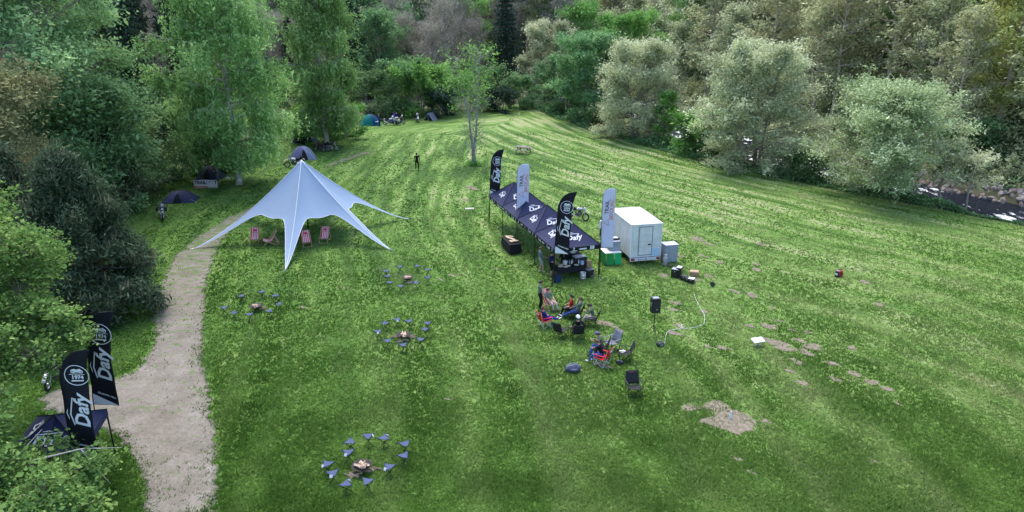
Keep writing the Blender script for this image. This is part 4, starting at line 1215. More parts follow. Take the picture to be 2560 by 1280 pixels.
# ------------------------------------------------------------------ canopies
def canopy_roof(parent, y0, L, wd, ze, zp, letter=True, marks=(1, 1)):
    """one pyramid bay: local x 0..wd, y y0..y0+L"""
    c = [Vector((0, y0, ze)), Vector((wd, y0, ze)), Vector((wd, y0 + L, ze)), Vector((0, y0 + L, ze))]
    p = Vector((wd / 2, y0 + L / 2, zp))
    mb = MB(); rib = MB()
    for i in range(4):
        a, b = c[i], c[(i + 1) % 4]
        rows = []
        for k in range(13):
            s = k / 12
            row = []
            for j in range(13):
                q = a.lerp(b, j / 12).lerp(p, s)
                q.z -= .13 * math.sin(math.pi * s) * (1 - abs(j / 6 - 1))
                row.append(q)
            rows.append(row)
        mb.grid(rows)
        rib.path([a + Vector((0, 0, .012)), p + Vector((0, 0, .012))], .018, 4)
    r_ = mb.build("roof", M_NAVY, parent, False)
    bm = bmesh.new(); bm.from_mesh(r_.data); bmesh.ops.remove_doubles(bm, verts=bm.verts[:], dist=.001); bm.to_mesh(r_.data); bm.free()
    rib.build("hem", M_BLACK, r_)
    T = MB()
    def face_M(i, f, s, tw):
        a, b = c[i], c[(i + 1) % 4]
        mid = a.lerp(b, .5).lerp(p, f)
        ux = (b - a).normalized(); un = ux.cross(p - a).normalized(); uy = un.cross(ux)
        if un.z < 0: un = -un
        m = Matrix.Identity(4)
        for k, v in enumerate((ux, uy, un)): m.col[k] = (*v, 0)
        m.col[3] = (*(mid + un * .014), 1)
        return m @ RZ(tw)
    for i, sc_ in ((0, .86), (3, .78), (1, .78)):
        if i == 0 and not marks[0]: continue
        q_ = MB(); word_mark(q_, face_M(i, .36, 1, 0), sc_)
        fa, fb = c[i], c[(i + 1) % 4]; eu = (fb - fa).normalized(); ln = (fb - fa).length
        for k, v in enumerate(q_.v):                     # lay the print on the sagging cloth
            s_ = min(1, max(0, (v.z - ze) / (zp - ze)))
            t_ = ((v - fa).dot(eu) - ln * s_ / 2) / max(.05, ln * (1 - s_))
            q_.v[k] = v - Vector((0, 0, .13 * math.sin(math.pi * s_) * max(0, 1 - abs(2 * t_ - 1)) - .012))
        T.add(q_.v, q_.f)
    T.build("lettering", M_WPRINT, r_)
    return r_

def marquee():
    A = (2.55, 40.15); ang = math.atan2(.317, .948); L, wd, ze, zp = 3.43, 3.05, 2.2, 3.5
    root = tag(empty("marquee", (*A, 0), ang), "long navy marquee of four peaked roof bays with white lettering on thin black poles", "marquee")
    for i in range(4): canopy_roof(root, i * L, L, wd, ze, zp)
    v = MB(); n = 4
    h = .27
    def strip(a, b):
        a, b = Vector(a), Vector(b)
        v.grid([[a.lerp(b, k / 8) + Vector((0, 0, ze - h - .015 * math.sin(k * 2.2)) ) for k in range(9)], [a.lerp(b, k / 8) + Vector((0, 0, ze)) for k in range(9)]])
    e = .015
    for i in range(4):
        strip((-e, i * L, 0), (-e, (i + 1) * L, 0)); strip((wd + e, i * L, 0), (wd + e, (i + 1) * L, 0))
    strip((-e, -e, 0), (wd + e, -e, 0)); strip((-e, 4 * L + e, 0), (wd + e, 4 * L + e, 0))
    vo = v.build("valance", M_BLACK, root, solid=.008)
    T = MB()
    side = TX(-e - .012, 0, ze - h / 2) @ RZ(R(-90)) @ RX(R(90))
    for i in range(4):
        for q, (s_, o_) in enumerate((("0", -1.45), ("1 wz", -.75), ("1", -.1), ("2. uz", .75), ("3", 1.4))):
            if (i + q) % 5 == 2: T.prism([(-(i + .5) * L + o_ - .2, -.03), (-(i + .5) * L + o_ + .2, -.03), (-(i + .5) * L + o_ + .2, .03), (-(i + .5) * L + o_ - .2, .03)], .004, side)
            else: T.text(s_, .26, side @ TX(-(i + .5) * L + o_, 0, 0), 0, .1, .008)
    fr = TX(0, -e - .012, ze - h / 2) @ RX(R(90))
    T.text("2", .26, fr @ TX(1.28, .02, 0), 0, 0, .012); T.prism([(1.05, -.12), (1.5, -.12), (1.5, -.085), (1.05, -.085)], .004, fr)
    T.prism([(.45, -.1), (.92, -.1), (.92, -.04), (.45, -.04)], .004, fr); T.prism([(1.65, -.06), (2.12, -.06), (2.12, .03), (1.65, .03)], .004, fr)
    T.text("58", .3, fr @ TX(2.48, 0, 0), 0, .1, .015)
    T.build("lettering", M_WPRINT, vo)
    for i in range(5):
        for x in (.03, wd - .03):
            if i == 2 and x > 1: continue
            m = MB().box((x, min(max(i * L, .03), 4 * L - .03), ze / 2 - .01), (.045, .045, ze)).box((x, min(max(i * L, .03), 4 * L - .03), .012), (.12, .12, .02))
            m.build("pole", M_STEEL, root)
    fr_ = MB()
    for i in range(4):
        for a in range(4):
            y = i * L
            p0, p1 = [((.03, y + .05), (wd - .03, y + .05)), ((.03, y + .05), (.03, y + L - .05)), ((wd - .03, y + .05), (wd - .03, y + L - .05)), ((.03, y + L / 2), (wd - .03, y + L / 2))][a]
            m_ = ((p0[0] + p1[0]) / 2, (p0[1] + p1[1]) / 2)
            if a == 3: fr_.tube((*p0, ze - .08), (*m_, zp - .1), .014, None, 5); fr_.tube((*m_, zp - .1), (*p1, ze - .08), .014, None, 5); continue
            for (s_, e_) in ((p0, m_), (m_, p1)):
                fr_.tube((*s_, ze - .06), (*e_, ze - .32), .012, None, 5); fr_.tube((*s_, ze - .32), (*e_, ze - .06), .012, None, 5)
    fr_.build("truss", M_STEEL, root)
    return root
marquee()

def small_canopy():
    root = tag(empty("pop_up_canopy", (-16.6, 19.5, 0), R(12)), "dark pop-up canopy with white lettering half hidden under the near maple", "canopy")
    r_ = canopy_roof(root, 0, 2.6, 2.3, 2.05, 2.75)
    v = MB()
    for a, b in (((0, 0), (2.3, 0)), ((2.3, 0), (2.3, 2.6)), ((2.3, 2.6), (0, 2.6)), ((0, 2.6), (0, 0))):
        v.grid([[(*a, 1.8), (*b, 1.8)], [(*a, 2.05), (*b, 2.05)]])
    v.build("valance", M_NAVY, root, solid=.008)
    for x in (.03, 2.27):
        for y in (.03, 2.57): MB().box((x, y, 1.02), (.045, .045, 2.04)).build("pole", M_STEEL, root)
small_canopy()

# ------------------------------------------------------------------ box trailer and tow car
def wheel_mesh(parent, c, r, w_, ax='X', rimm=None, name="wheel"):
    e = empty(name, c); e.parent = parent
    if ax == 'X': Mx = RY(R(90))
    else: Mx = RX(R(90))
    MB().lathe([(r * .62, -w_ / 2), (r * .9, -w_ / 2), (r, -w_ * .3), (r, w_ * .3), (r * .9, w_ / 2), (r * .62, w_ / 2)], 22, 0, Mx).build("tyre", M_RUB, e, True)
    m = MB().lathe([(r * .6, -w_ * .42), (r * .63, -w_ * .5), (r * .63, w_ * .5), (r * .6, w_ * .42)], 22, 0, Mx)
    for k in range(5): m.box((0, r * .3, 0), (r * .16, r * .56, w_ * .8), Mx @ RZ(2 * math.pi * k / 5))
    m.build("rim", rimm or M_ALU, e)
    return e
def trailer():
    root = tag(empty("box_truck", (7.72, 43.45, 0), R(12)), "white box truck with a framed rear door and dusty roof", "truck")
    W_, Lg, z0, z1 = 2.12, 4.0, .45, 2.72
    b = MB().box((W_ / 2, Lg / 2, (z0 + z1) / 2), (W_, Lg, z1 - z0)).build("body", M_WHITE, root, bevel=.03)
    ed = MB()
    for x in (0, W_):
        for y in (0, Lg): ed.box((x, y, (z0 + z1) / 2), (.05, .05, z1 - z0 + .02))
        ed.box((x, Lg / 2, z1), (.06, Lg + .05, .05))
    for y in (0, Lg): ed.box((W_ / 2, y, z1), (W_ - .07, .06, .05))
    ed.build("edge_trim", mat("white_trim", (.68, .69, .72), .4), b)
    MB().box((W_ / 2, Lg / 2, z1 + .008), (W_ - .08, Lg - .08, .012)).build("roof", M_ROOFW, root)
    MB().path([(W_ * .55, .02, z1 + .03), (W_ * .5, .5, z1 + .022), (W_ * .56, 1.6, z1 + .022), (W_ * .7, 3.9, z1 + .022)], .014, 5).build("cable", M_WPLAS, root)
    # rear door
    dx0, dx1, dz0, dz1 = .55, 1.48, .62, 2.55
    d = MB().box(((dx0 + dx1) / 2, -.012, (dz0 + dz1) / 2), (dx1 - dx0 - .05, .02, dz1 - dz0 - .05)).build("rear_door", M_WHITE, root)
    s = MB()
    for x in (dx0, dx1): s.box((x, -.014, (dz0 + dz1) / 2), (.03, .03, dz1 - dz0 + .03))
    for z in (dz0, dz1): s.box(((dx0 + dx1) / 2, -.014, z), (dx1 - dx0 - .03, .03, .03))
    s.build("door_frame", mat("door_seal", (.14, .13, .14), .6), d)
    MB().box((1.3, -.035, 1.33), (.2, .02, .085)).build("handle", M_BPLAS, d)
    for z in (.95, 2.2): MB().box((dx0, -.035, z), (.16, .02, .05)).build("hinge", M_ALU, d)
    T = MB()
    up = RX(R(90))
    T.text("LEEFTN", .2, TX(1.02, -.026, 1.98) @ up, 0, 0, -.004, 1.05)
    T.text("PROVOKEN", .2, TX(1.0, -.026, 1.52) @ up, 0, 0, -.004, 1.0)
    T.build("lettering", mat("tan_lettering", (.4, .32, .27), .6), d)
    MB().box((1.72, -.008, .78), (.62, .012, .55)).build("blue_panel", mat("pale_blue_film", (.36, .52, .66), .5), root)
    MB().box((W_ / 2, -.03, .33), (W_, .1, .2)).build("bumper", M_WHITE, root, bevel=.02)
    p = MB().box((.85, -.09, .36), (.56, .012, .12)).build("number_plate", M_WPLAS, root)
    T = MB().text("AW 51 521", .1, TX(.86, -.1, .36) @ up, 0, 0, .002)
    for x in (.59, 1.11): T.box((x, -.098, .36), (.05, .006, .12), None, 1)
    T.build("lettering", [M_DPRINT, mat("plate_blue", (.01, .02, .15), .5)], p)
    for x in (.18, W_ - .18): MB().box((x, -.085, .36), (.26, .02, .13)).build("tail_light", M_REDGL, root)
    for x in (-.02, W_ + .02): wheel_mesh(root, (x - (.08 if x > 1 else -.08), 2.0, .31), .31, .19)
    f = MB().box((W_ / 2, Lg / 2 + 1.2, .38), (1.3, Lg + 2.4, .1))
    f.build("chassis", M_STEEL, root)
    cabp = [(4.12, .45), (4.12, 2.1), (4.75, 2.12), (5.45, 1.32), (6.55, 1.14), (6.8, .9), (6.85, .42)]
    cab = MB().prism(cabp, 1.86, TX(.13, 0, 0) @ RZ(R(90)) @ RX(R(90))).build("cab", M_WHITE, root, bevel=.05)
    g = MB()
    for x in (.122, 1.998): g.prism([(4.5, 1.38), (4.55, 1.98), (4.74, 1.98), (5.28, 1.38)], .012, TX(x - .006, 0, 0) @ RZ(R(90)) @ RX(R(90)))
    g.add([(.25, 4.86, 2.03), (1.87, 4.86, 2.03), (1.87, 5.42, 1.39), (.25, 5.42, 1.39)], [(0, 1, 2, 3)])
    g.build("window", M_GLASS, cab)
    for x in (.2, 1.92): wheel_mesh(root, (x, 6.0, .36), .36, .24)
    for x in (-.06, 2.18): MB().box((x, 5.2, 1.6), (.24, .12, .34)).build("mirror", M_BPLAS, root, bevel=.02)
    for x in (.34, 1.78): MB().box((x, 6.82, .78), (.34, .1, .18)).build("headlight", M_WPLAS, root)
trailer()

# kitchen table with green sides, steel oven and black tray
def kitchen():
    a = R(12)
    p = gp(1521, 664)
    root = tag(empty("folding_counter", (p.x, p.y + .1, 0), a), "white topped counter with two bright green side panels beside the truck", "counter")
    MB().box((.28, .55, .86), (1.15, 1.35, .05)).build("counter_top", M_WPLAS, root, bevel=.01)
    MB().box((.08, -.1, .44), (.5, .03, .8), None, 0, (R(-4), 0, 0)).build("green_panel", M_GREEN, root, bevel=.008)
    MB().box((.62, -.1, .44), (.44, .03, .8), None, 0, (R(-4), 0, R(6))).build("green_panel", M_GREEN2, root, bevel=.008)
    MB().box((-.25, .5, .43), (.03, 1.2, .8)).build("green_panel", M_GREEN, root, bevel=.008)
    for x in (-.2, .75):
        for y in (0, 1.15): MB().tube((x, y, 0), (x, y, .84), .018).build("leg", M_ALU, root)
    o = tag(empty("oven", (p.x + .22, p.y + .55, .887), a), "grey steel oven box with black door on the green counter", "oven")
    MB().box((.2, .25, .32), (.72, .85, .62)).build("body", M_GREY, o, bevel=.015)
    MB().box((-.175, .25, .32), (.02, .78, .54)).build("door", M_BPLAS, o)
    MB().tube((-.21, -.05, .52), (-.21, .55, .52), .012).build("handle", M_ALU, o)
    t = tag(empty("baking_tray", (p.x + .42, p.y + .95, 1.527), a), "black tray filled with white on top of the grey oven", "tray")
    m = MB().box((0, 0, .012), (.62, .46, .02))
    for x, y, sx, sy in ((0, .22, .62, .02), (0, -.22, .62, .02), (.3, 0, .02, .42), (-.3, 0, .02, .42)): m.box((x, y, .07), (sx, sy, .1))
    m.build("tray", M_BPLAS, t)
    MB().box((0, 0, .07), (.54, .38, .08)).build("filling", M_WPLAS, t, bevel=.02)
    c = gp(1674, 657)
    k = tag(empty("metal_cabinet", (c.x, c.y + .35, 0), R(14)), "grey sheet metal cabinet standing right of the white box truck", "cabinet")
    MB().box((0, 0, .62), (.92, .7, 1.2)).build("body", M_GREY, k, bevel=.015)
    MB().box((0, 0, 1.235), (.96, .74, .03)).build("lid", mat("light_grey_metal", (.4, .43, .5), .4), k)
    MB().box((0, -.358, .62), (.84, .012, 1.08)).build("door", M_GREY, k)
    MB().box((.34, -.37, .65), (.03, .02, .16)).build("handle", M_ALU, k)
    c = gp(1662, 664)
    g = tag(empty("gas_cylinder", (c.x, c.y, 0)), "grey gas cylinder standing between truck and metal cabinet", "gas cylinder")
    MB().lathe([(.13, 0), (.155, .03), (.155, .5), (.12, .6), (.05, .64), (.05, .68)], 16).build("body", mat("cylinder_grey", (.3, .3, .3), .5), g, True)
    MB().torus((0, 0, .74), .09, .012, None, 0, 14, 5, 'Z').tube((.09, 0, .6), (.09, 0, .74), .01).tube((-.09, 0, .6), (-.09, 0, .74), .01).tube((0, 0, .66), (0, 0, .76), .025).build("valve_guard", M_ALU, g)
    c = gp(1676, 668)
    s = tag(empty("gas_burner", (c.x, c.y, 0)), "small dark burner with hose on the grass beside the gas cylinder", "burner")
    MB().lathe([(.14, .1), (.16, .12), (.16, .15), (.1, .16)], 12).build("burner_head", M_BPLAS, s)
    for k_ in range(3): MB().tube((.03 * math.cos(k_ * 2.1), .03 * math.sin(k_ * 2.1), .12), (.2 * math.cos(k_ * 2.1), .2 * math.sin(k_ * 2.1), 0), .012).build("leg", M_STEEL, s)
kitchen()
# ------------------------------------------------------------------ camp stools and fire bowls
M_STOOL = fabric("blue_grey_canvas", (.045, .066, .14), .03)
M_STOOLD = mat("dark_blue_canvas_edge", (.02, .025, .06), .8)
M_TAG = mat("white_tag", (.7, .7, .7), .6)
def make_stool(tagged):
    root = empty("camp_stool")
    P = [Vector((math.cos(a) * .26, math.sin(a) * .26, .45)) for a in (R(90), R(210), R(330))]
    rows = []
    for k in range(7):
        s = k / 6
        row = []
        for j in range(7):
            q = P[0].lerp(P[1].lerp(P[2], j / 6), s)
            c = q - Vector((0, 0, .45)); d = c.length / .26
            q.z -= .04 * (1 - min(1, d) ** 1.6)
            row.append(q)
        rows.append(row)
    seat = MB().grid(rows).build("seat", M_STOOL, root, True, solid=.012)
    for p in P: MB().ball((p.x * .95, p.y * .95, p.z - .005), (.035, .035, .022), 8).build("corner_pocket", M_STOOLD, seat)
    for a in (R(90), R(210), R(330)):
        d = Vector((math.cos(a), math.sin(a), 0))
        MB().tube(d * .24 + Vector((0, 0, .44)), -d * .2 + Vector((0, 0, 0)), .0125, None, 6).build("leg", M_STEEL, root)
    MB().torus((0, 0, .225), .022, .01, None, 0, 10, 5, 'Z').build("hub", M_STEEL, root)
    if tagged:
        MB().box((.1, -.16, .42), (.11, .012, .1), None, 0, (R(-25), 0, R(35))).build("tag", M_TAG, root)
    return root
ST = {}
def stool(x, y, rz, tagged, label, group):
    if tagged not in ST: ST[tagged] = o = make_stool(tagged)
    else: o = copy_tree(ST[tagged])
    o.location = (x, y, hz(x, y)); o.rotation_euler = (0, 0, rz)
    tag(o, label, "stool", group)
def fire_bowl(x, y, label, wood, r=.36):
    root = tag(empty("fire_bowl", (x, y, hz(x, y))), label, "fire bowl")
    MB().lathe([(.05, .13), (r * .7, .19), (r, .3), (r + .025, .31), (r - .01, .3), (r * .66, .21), (.05, .17)], 24).build("bowl", mat("sooty_steel", (.03, .028, .027), .6, metal=.5), root, True)
    for k in range(3):
        a = k * 2.09 + .4
        MB().tube((r * .6 * math.cos(a), r * .6 * math.sin(a), .2), (r * .85 * math.cos(a), r * .85 * math.sin(a), 0), .014).build("leg", M_STEEL, root)
    rg = random.Random(int(x * 100))
    def log(m, c, a, l, t, tl=0.0):
        m.prism([(-t, -t * .6), (t, -t * .6), (t * .3, t)], l, TX(*c) @ RZ(a) @ RY(R(90) + tl) @ TX(0, 0, -l / 2))
    for k in range(9):
        a = rg.uniform(0, 6.28); q = rg.uniform(0, .16)
        m = MB(); log(m, (x + q * math.cos(a) - x, q * math.sin(a), .27 + .03 * (k % 3)), rg.uniform(0, 3.1), rg.uniform(.28, .42), rg.uniform(.03, .05), rg.uniform(-.15, .15))
        o = m.build("firewood_log", M_SPLIT, None); o.location = (x, y, hz(x, y))
        tag(o, "split log lying in the " + wood, "firewood", "firewood in the " + wood)
    return root
def firewood(px, py, label, n, seed):
    p = gp(px, py); rg = random.Random(seed)
    for k in range(n):
        m = MB(); t = rg.uniform(.035, .055); l = rg.uniform(.26, .42)
        m.prism([(-t, -t * .6), (t, -t * .6), (t * .3, t)], l, TX(rg.uniform(-.2, .2), rg.uniform(-.14, .14), .035 + .05 * (k // 3)) @ RZ(rg.uniform(-.7, .9)) @ RY(R(90)) @ TX(0, 0, -l / 2))
        o = m.build("firewood_log", M_SPLIT, None); o.location = (p.x, p.y, hz(p.x, p.y))
        tag(o, label, "firewood", label)
CLOCK = ["twelve", "one", "two", "three", "four", "five", "six", "seven", "eight", "nine", "ten", "eleven"]
def ring(name, org, sc, bowl, seats, tags, wood, bowl_label):
    cv = lambda q: (org[0] + q[0] / sc, org[1] + q[1] / sc)
    b = gp(*cv(bowl), .3)
    fire_bowl(b.x, b.y, bowl_label, name + " fire bowl")
    seen = {}
    rg = random.Random(len(name) * 7 + len(seats))
    items = []
    for i, q in enumerate(seats):
        p = gp(*cv(q), .43)
        a = math.degrees(math.atan2(p.x - b.x, p.y - b.y)) % 360
        items.append((a, p, i))
    items.sort(key=lambda t: t[0])
    taken = set()
    for a, p, i in items:
        c = round(a / 30) % 12
        while c in taken: c = (c + 1) % 12
        taken.add(c)
        tg = i in tags
        stool(p.x, p.y, rg.uniform(0, 6.28), tg, f"blue-grey tripod stool {'with a white tag ' if tg else ''}at {CLOCK[c]} o'clock around the {name} fire bowl", f"stools around the {name} fire bowl")
    for k, q in enumerate(wood):
        firewood(*cv(q), f"split log on the grass {['beside', 'right of', 'in front of'][k % 3]} the {name} fire bowl", 5, 31 + k + len(name))
Z1 = 2560 / 600
ring("left", (540, 640), Z1, (432, 535), [(270, 425), (490, 380), (630, 420), (672, 515), (570, 590), (358, 625), (190, 600), (85, 545)], {2}, [(490, 572)], "dark fire bowl of split logs in the left ring of stools")
ring("farthest", (540, 640), Z1, (2045, 230), [(1815, 160), (1960, 115), (2148, 108), (2258, 148), (2258, 232), (2135, 285), (1968, 318), (1850, 278), (1830, 215)], {5, 8}, [(2085, 290)], "dark fire bowl of split logs in the farthest ring of stools")
ring("middle", (540, 640), Z1, (2000, 840), [(1730, 800), (1803, 715), (1930, 675), (2060, 690), (2255, 712), (2230, 780), (2182, 890), (1998, 950), (1828, 900)], {0, 2}, [(1912, 872), (2088, 868), (1990, 912)], "dark fire bowl of split logs in the middle ring of stools")
ring("nearest", (780, 1060), 6.737, (840, 690), [(640, 290), (945, 195), (1215, 220), (1565, 320), (1550, 520), (1295, 710), (610, 470), (255, 670), (350, 820), (575, 1000), (930, 960)], {1, 2, 5, 6, 7, 8, 9}, [(690, 850), (1035, 760), (770, 890)], "dark fire bowl of split logs in the nearest ring of stools")

# ------------------------------------------------------------------ chairs
def cloth_sag(w_, d_, sag=.04, n=6):
    return [[(-w_ / 2 + w_ * j / n, -d_ / 2 + d_ * i / n, -sag * math.sin(math.pi * j / n)) for j in range(n + 1)] for i in range(n + 1)]
def camp_chair(p, rz, mcol, label, legm=None, patch=None, group="folding camp chairs in the seating circle"):
    """faces local +Y"""
    legm = legm or M_STEEL
    root = tag(empty("camp_chair", (p.x, p.y, hz(p.x, p.y)), rz), label, "camp chair", group)
    W_, D_ = .56, .5
    MB().grid(cloth_sag(W_, D_, .05), 0, TX(0, 0, .43) @ RX(R(6))).build("seat", mcol, root, True, solid=.012)
    rows = [[(-W_ / 2 + W_ * j / 6, -.25 - .2 * (i / 6) - .05 * math.sin(math.pi * j / 6), .4 + .55 * i / 6 + (.03 if i == 6 and j in (0, 6) else 0)) for j in range(7)] for i in range(7)]
    b = MB().grid(rows).build("backrest", mcol, root, True, solid=.014)
    if patch: MB().box((.02, -.47, .85), (.22, .012, .07), None, 0, (R(-20), 0, 0)).build("patch", patch, b)
    for s in (-1, 1):
        MB().grid([[(s * (W_ / 2 + .035) + s * .03 * j, -.32 + .56 * i / 5, .63 - .015 * math.sin(math.pi * i / 5)) for j in (-1, 1)] for i in range(6)]).build("armrest", mcol, root, True, solid=.012)
    x = W_ / 2 + .02; f, bk = .24, -.24
    for a, c in (((-x, f, 0), (x, f, .42)), ((x, f, 0), (-x, f, .42)), ((-x, bk, 0), (x, bk, .42)), ((x, bk, 0), (-x, bk, .42))):
        MB().tube(a, c, .012, None, 6).build("leg", legm, root)
    m = MB()
    for s in (-1, 1):
        m.tube((s * x, f, 0), (s * x, bk, .42), .011, None, 6).tube((s * x, bk, 0), (s * x, f, .42), .011, None, 6)
        m.tube((s * x, bk, .02), (s * (x + .01), -.46, .95), .011, None, 6).tube((s * x, f, .02), (s * (x + .03), f, .63), .011, None, 6)
    m.build("frame", legm, root)
    return root
M_PINK = mat("pink_stripe", (.8, .03, .13), .75); M_WSTR = mat("white_stripe", (.78, .72, .76), .75)
def deckchair(p, rz, label, badge=True, group="striped deckchairs under the star tent"):
    """faces local +Y"""
    root = tag(empty("deckchair", (p.x, p.y, hz(p.x, p.y)), rz), label, "deckchair", group)
    W_ = .58
    def frame(a, b, name, bars):
        m = MB()
        for s in (-1, 1): m.box(((s * W_ / 2), (a[0] + b[0]) / 2, (a[1] + b[1]) / 2), (.03, math.hypot(b[0] - a[0], b[1] - a[1]), .05), None, 0, (math.atan2(b[1] - a[1], b[0] - a[0]), 0, 0))
        for t in bars: m.tube((-W_ / 2, a[0] + (b[0] - a[0]) * t, a[1] + (b[1] - a[1]) * t), (W_ / 2, a[0] + (b[0] - a[0]) * t, a[1] + (b[1] - a[1]) * t), .017)
        return m.build(name, M_WOOD, root)
    frame((.42, .02), (-.52, 1.02), "back_frame", (.03, 1))
    frame((-.5, .02), (.45, .42), "seat_frame", (.04, 1))
    frame((-.62, .03), (-.3, .72), "prop_frame", (.02, .98))
    pts = [(-.52, 1.02), (-.42, .84), (-.33, .66), (-.22, .48), (-.1, .35), (.06, .3), (.24, .33), (.45, .42)]
    n = 9; rows = []; mb = MB()
    for j in range(n):
        x0, x1 = -W_ / 2 + .02 + (W_ - .04) * j / n, -W_ / 2 + .02 + (W_ - .04) * (j + 1) / n
        mb.grid([[(x0, y, z) for y, z in pts], [(x1, y, z) for y, z in pts]], j % 2)
    sl_ = mb.build("sling", [M_PINK, M_WSTR], root, True, solid=.008)
    if badge:
        M = TX(0, -.385, .79) @ RX(R(62))
        b = MB().lathe([(.01, 0), (.155, 0), (.155, .006), (.01, .008)], 18, 0, M).build("badge", M_PINK, sl_)
        MB().prism([(-.09, -.03), (-.05, .05), (.02, .02), (.08, .06), (.09, -.02), (.02, -.07)], .004, M @ TX(0, 0, .008)).build("emblem", M_WSTR, b)
    return root
deckchair(gp(638, 606), R(180 + 8), "pink striped deckchair with round badge, leftmost under the star tent")
deckchair(gp(676, 610), R(108), "deckchair seen side-on with pale sling beside the front tent leg", False)
deckchair(gp(768, 616), R(180 + 22), "pink striped deckchair turned towards the front leg of the tent, right of it")
deckchair(gp(812, 605), R(180 - 2), "pink striped deckchair standing squarely, rightmost under the star tent")

# ------------------------------------------------------------------ people
SKIN = mat("skin", (.46, .26, .19), .55); HAIR = mat("dark_hair", (.02, .014, .011), .7); HAIR_B = mat("brown_hair", (.09, .05, .03), .7); HAIR_R = mat("red_hair", (.25, .05, .025), .7)
EYE = mat("eye_dark", (.02, .015, .012), .3); LIP = mat("lips", (.32, .11, .1), .5)
def cl(name, c, c2=None): return mat("cloth_" + name, c, .85, spec=.15, col2=c2, scale=9)
C_GREY, C_NAVY, C_BLACK, C_SAGE = cl("grey", (.13, .15, .2)), cl("navy", (.012, .014, .11)), cl("black", (.01, .01, .012)), cl("sage", (.12, .16, .13))
C_STONE, C_JEAN, C_PURP, C_KHAKI = cl("stone", (.36, .31, .27), (.42, .37, .32)), cl("denim", (.035, .07, .24), (.06, .11, .32)), cl("purple", (.03, .025, .17)), cl("khaki", (.1, .13, .09))
C_RED, C_SHOE, C_WSHOE, C_LBLUE, C_LGREY = cl("red", (.4, .015, .015)), cl("shoe", (.05, .045, .04)), cl("white_shoe", (.6, .6, .6)), cl("blue", (.03, .07, .2)), cl("light_grey", (.3, .33, .34))
def person(loc, rz, label, top, bottom, shoes=None, hair=HAIR, pelvis=(0, 0, .93), lean=0.0, hands=None, feet=None, sleeve='short', shorts=False, head=0.0, nod=0.0, cap=None, long_hair=False, scale=1.0, extra=None):
    """stands facing local +Y; hands/feet = ((left),(right)) targets"""
    shoes = shoes or C_SHOE
    hands = hands or ((-.27, .03, .78), (.27, .03, .78)); feet = feet or ((-.1, 0, .08), (.1, 0, .08))
    root = tag(empty("person", loc, rz), label, "person")
    root.scale = (scale,) * 3
    P = Vector(pelvis); s = Vector((0, math.sin(lean), math.cos(lean))); fw = Vector((0, math.cos(lean), -math.sin(lean)))
    chest, neck = P + s * .31, P + s * .50
    hd = Vector((0, math.sin(lean * .6 + nod), math.cos(lean * .6 + nod))); hc = neck + hd * .155
    V, E, Rd = [], [], []
    def v(p, r, rr=None): V.append(tuple(p)); Rd.append((r, rr or r)); return len(V) - 1
    def e(a, b): E.append((a, b))
    ip = v(P, .15, .115); iw = v(P + s * .16, .135, .1); ic = v(chest, .165, .115); iu = v(P + s * .43, .12, .085); ik = v(neck, .056); ih = v(hc, .082, .095); it = v(hc + hd * .085, .062)
    for a, b in ((ip, iw), (iw, ic), (ic, iu), (iu, ik), (ik, ih), (ih, it)): e(a, b)
    regs = [(P, chest, 'top'), (chest, neck, 'top'), (neck, hc, 'skin'), (hc, hc + hd * .1, 'skin')]
    def ik2(a, b, l1, l2, pole):
        d = (b - a); L = min(d.length, (l1 + l2) * .995); d.normalize()
        c = (l1 * l1 - l2 * l2 + L * L) / (2 * L); h_ = math.sqrt(max(0, l1 * l1 - c * c))
        q = pole - d * pole.dot(d); q.normalize()
        return a + d * c + q * h_, a + d * L
    ends = []
    for i, sg in enumerate((-1, 1)):
        sh = P + s * .455 + Vector((sg * .185, 0, 0)); el, wr = ik2(sh, Vector(hands[i]), .29, .255, Vector((sg * .5, -.8, -.5)))
        a = v(sh, .066); b = v(sh.lerp(el, .55), .052); c = v(el, .043); d = v(el.lerp(wr, .5), .04); f = v(wr, .029)
        dr = (wr - el).normalized(); g = v(wr + dr * .055, .034, .02)
        e(iu, a); e(a, b); e(b, c); e(c, d); e(d, f); e(f, g)
        regs += [(sh, sh.lerp(el, .75), 'top'), (sh.lerp(el, .75), el, 'top' if sleeve else 'skin'), (el, wr, 'top' if sleeve == 'long' else 'skin'), (wr, wr + dr * .1, 'skin')]
        ends.append((wr + dr * .07, dr, sg))
        hp = P + Vector((sg * .092, 0, -.03)); kn, an = ik2(hp, Vector(feet[i]), .43, .42, fw * .3 + Vector((sg * .12, 1, .25)))
        w_ = 1.0 if shorts else 1.15
        a = v(hp, .1 * w_); b = v(hp.lerp(kn, .5), .082 * w_); c = v(kn, .062 * w_); d = v(kn.lerp(an, .4), .058 * w_); f = v(an, .042 * w_)
        sd_ = (an - kn).normalized(); tdir = Vector((sg * .12, 1, 0)); tdir = (tdir - sd_ * tdir.dot(sd_) * .85).normalized()
        t0 = v(an - sd_ * -.045 + tdir * .05, .042, .036); t1 = v(an + sd_ * .05 + tdir * .16, .034, .024)
        e(ip, a); e(a, b); e(b, c); e(c, d); e(d, f); e(f, t0); e(t0, t1)
        regs += [(hp, kn, 'bottom'), (kn, an.lerp(kn, .12), 'skin' if shorts else 'bottom'), (an, an + tdir * .17 + sd_ * .05, 'shoe')]
    me = bpy.data.meshes.new("body"); me.from_pydata(V, E, []); o = bpy.data.objects.new("body", me); COL.objects.link(o)
    sk = o.modifiers.new("s", 'SKIN'); sk.use_smooth_shade = True
    sv = me.skin_vertices[0].data
    for k, r_ in enumerate(Rd): sv[k].radius = r_; sv[k].use_root = (k == 0)
    sb = o.modifiers.new("d", 'SUBSURF'); sb.levels = 1; sb.render_levels = 1
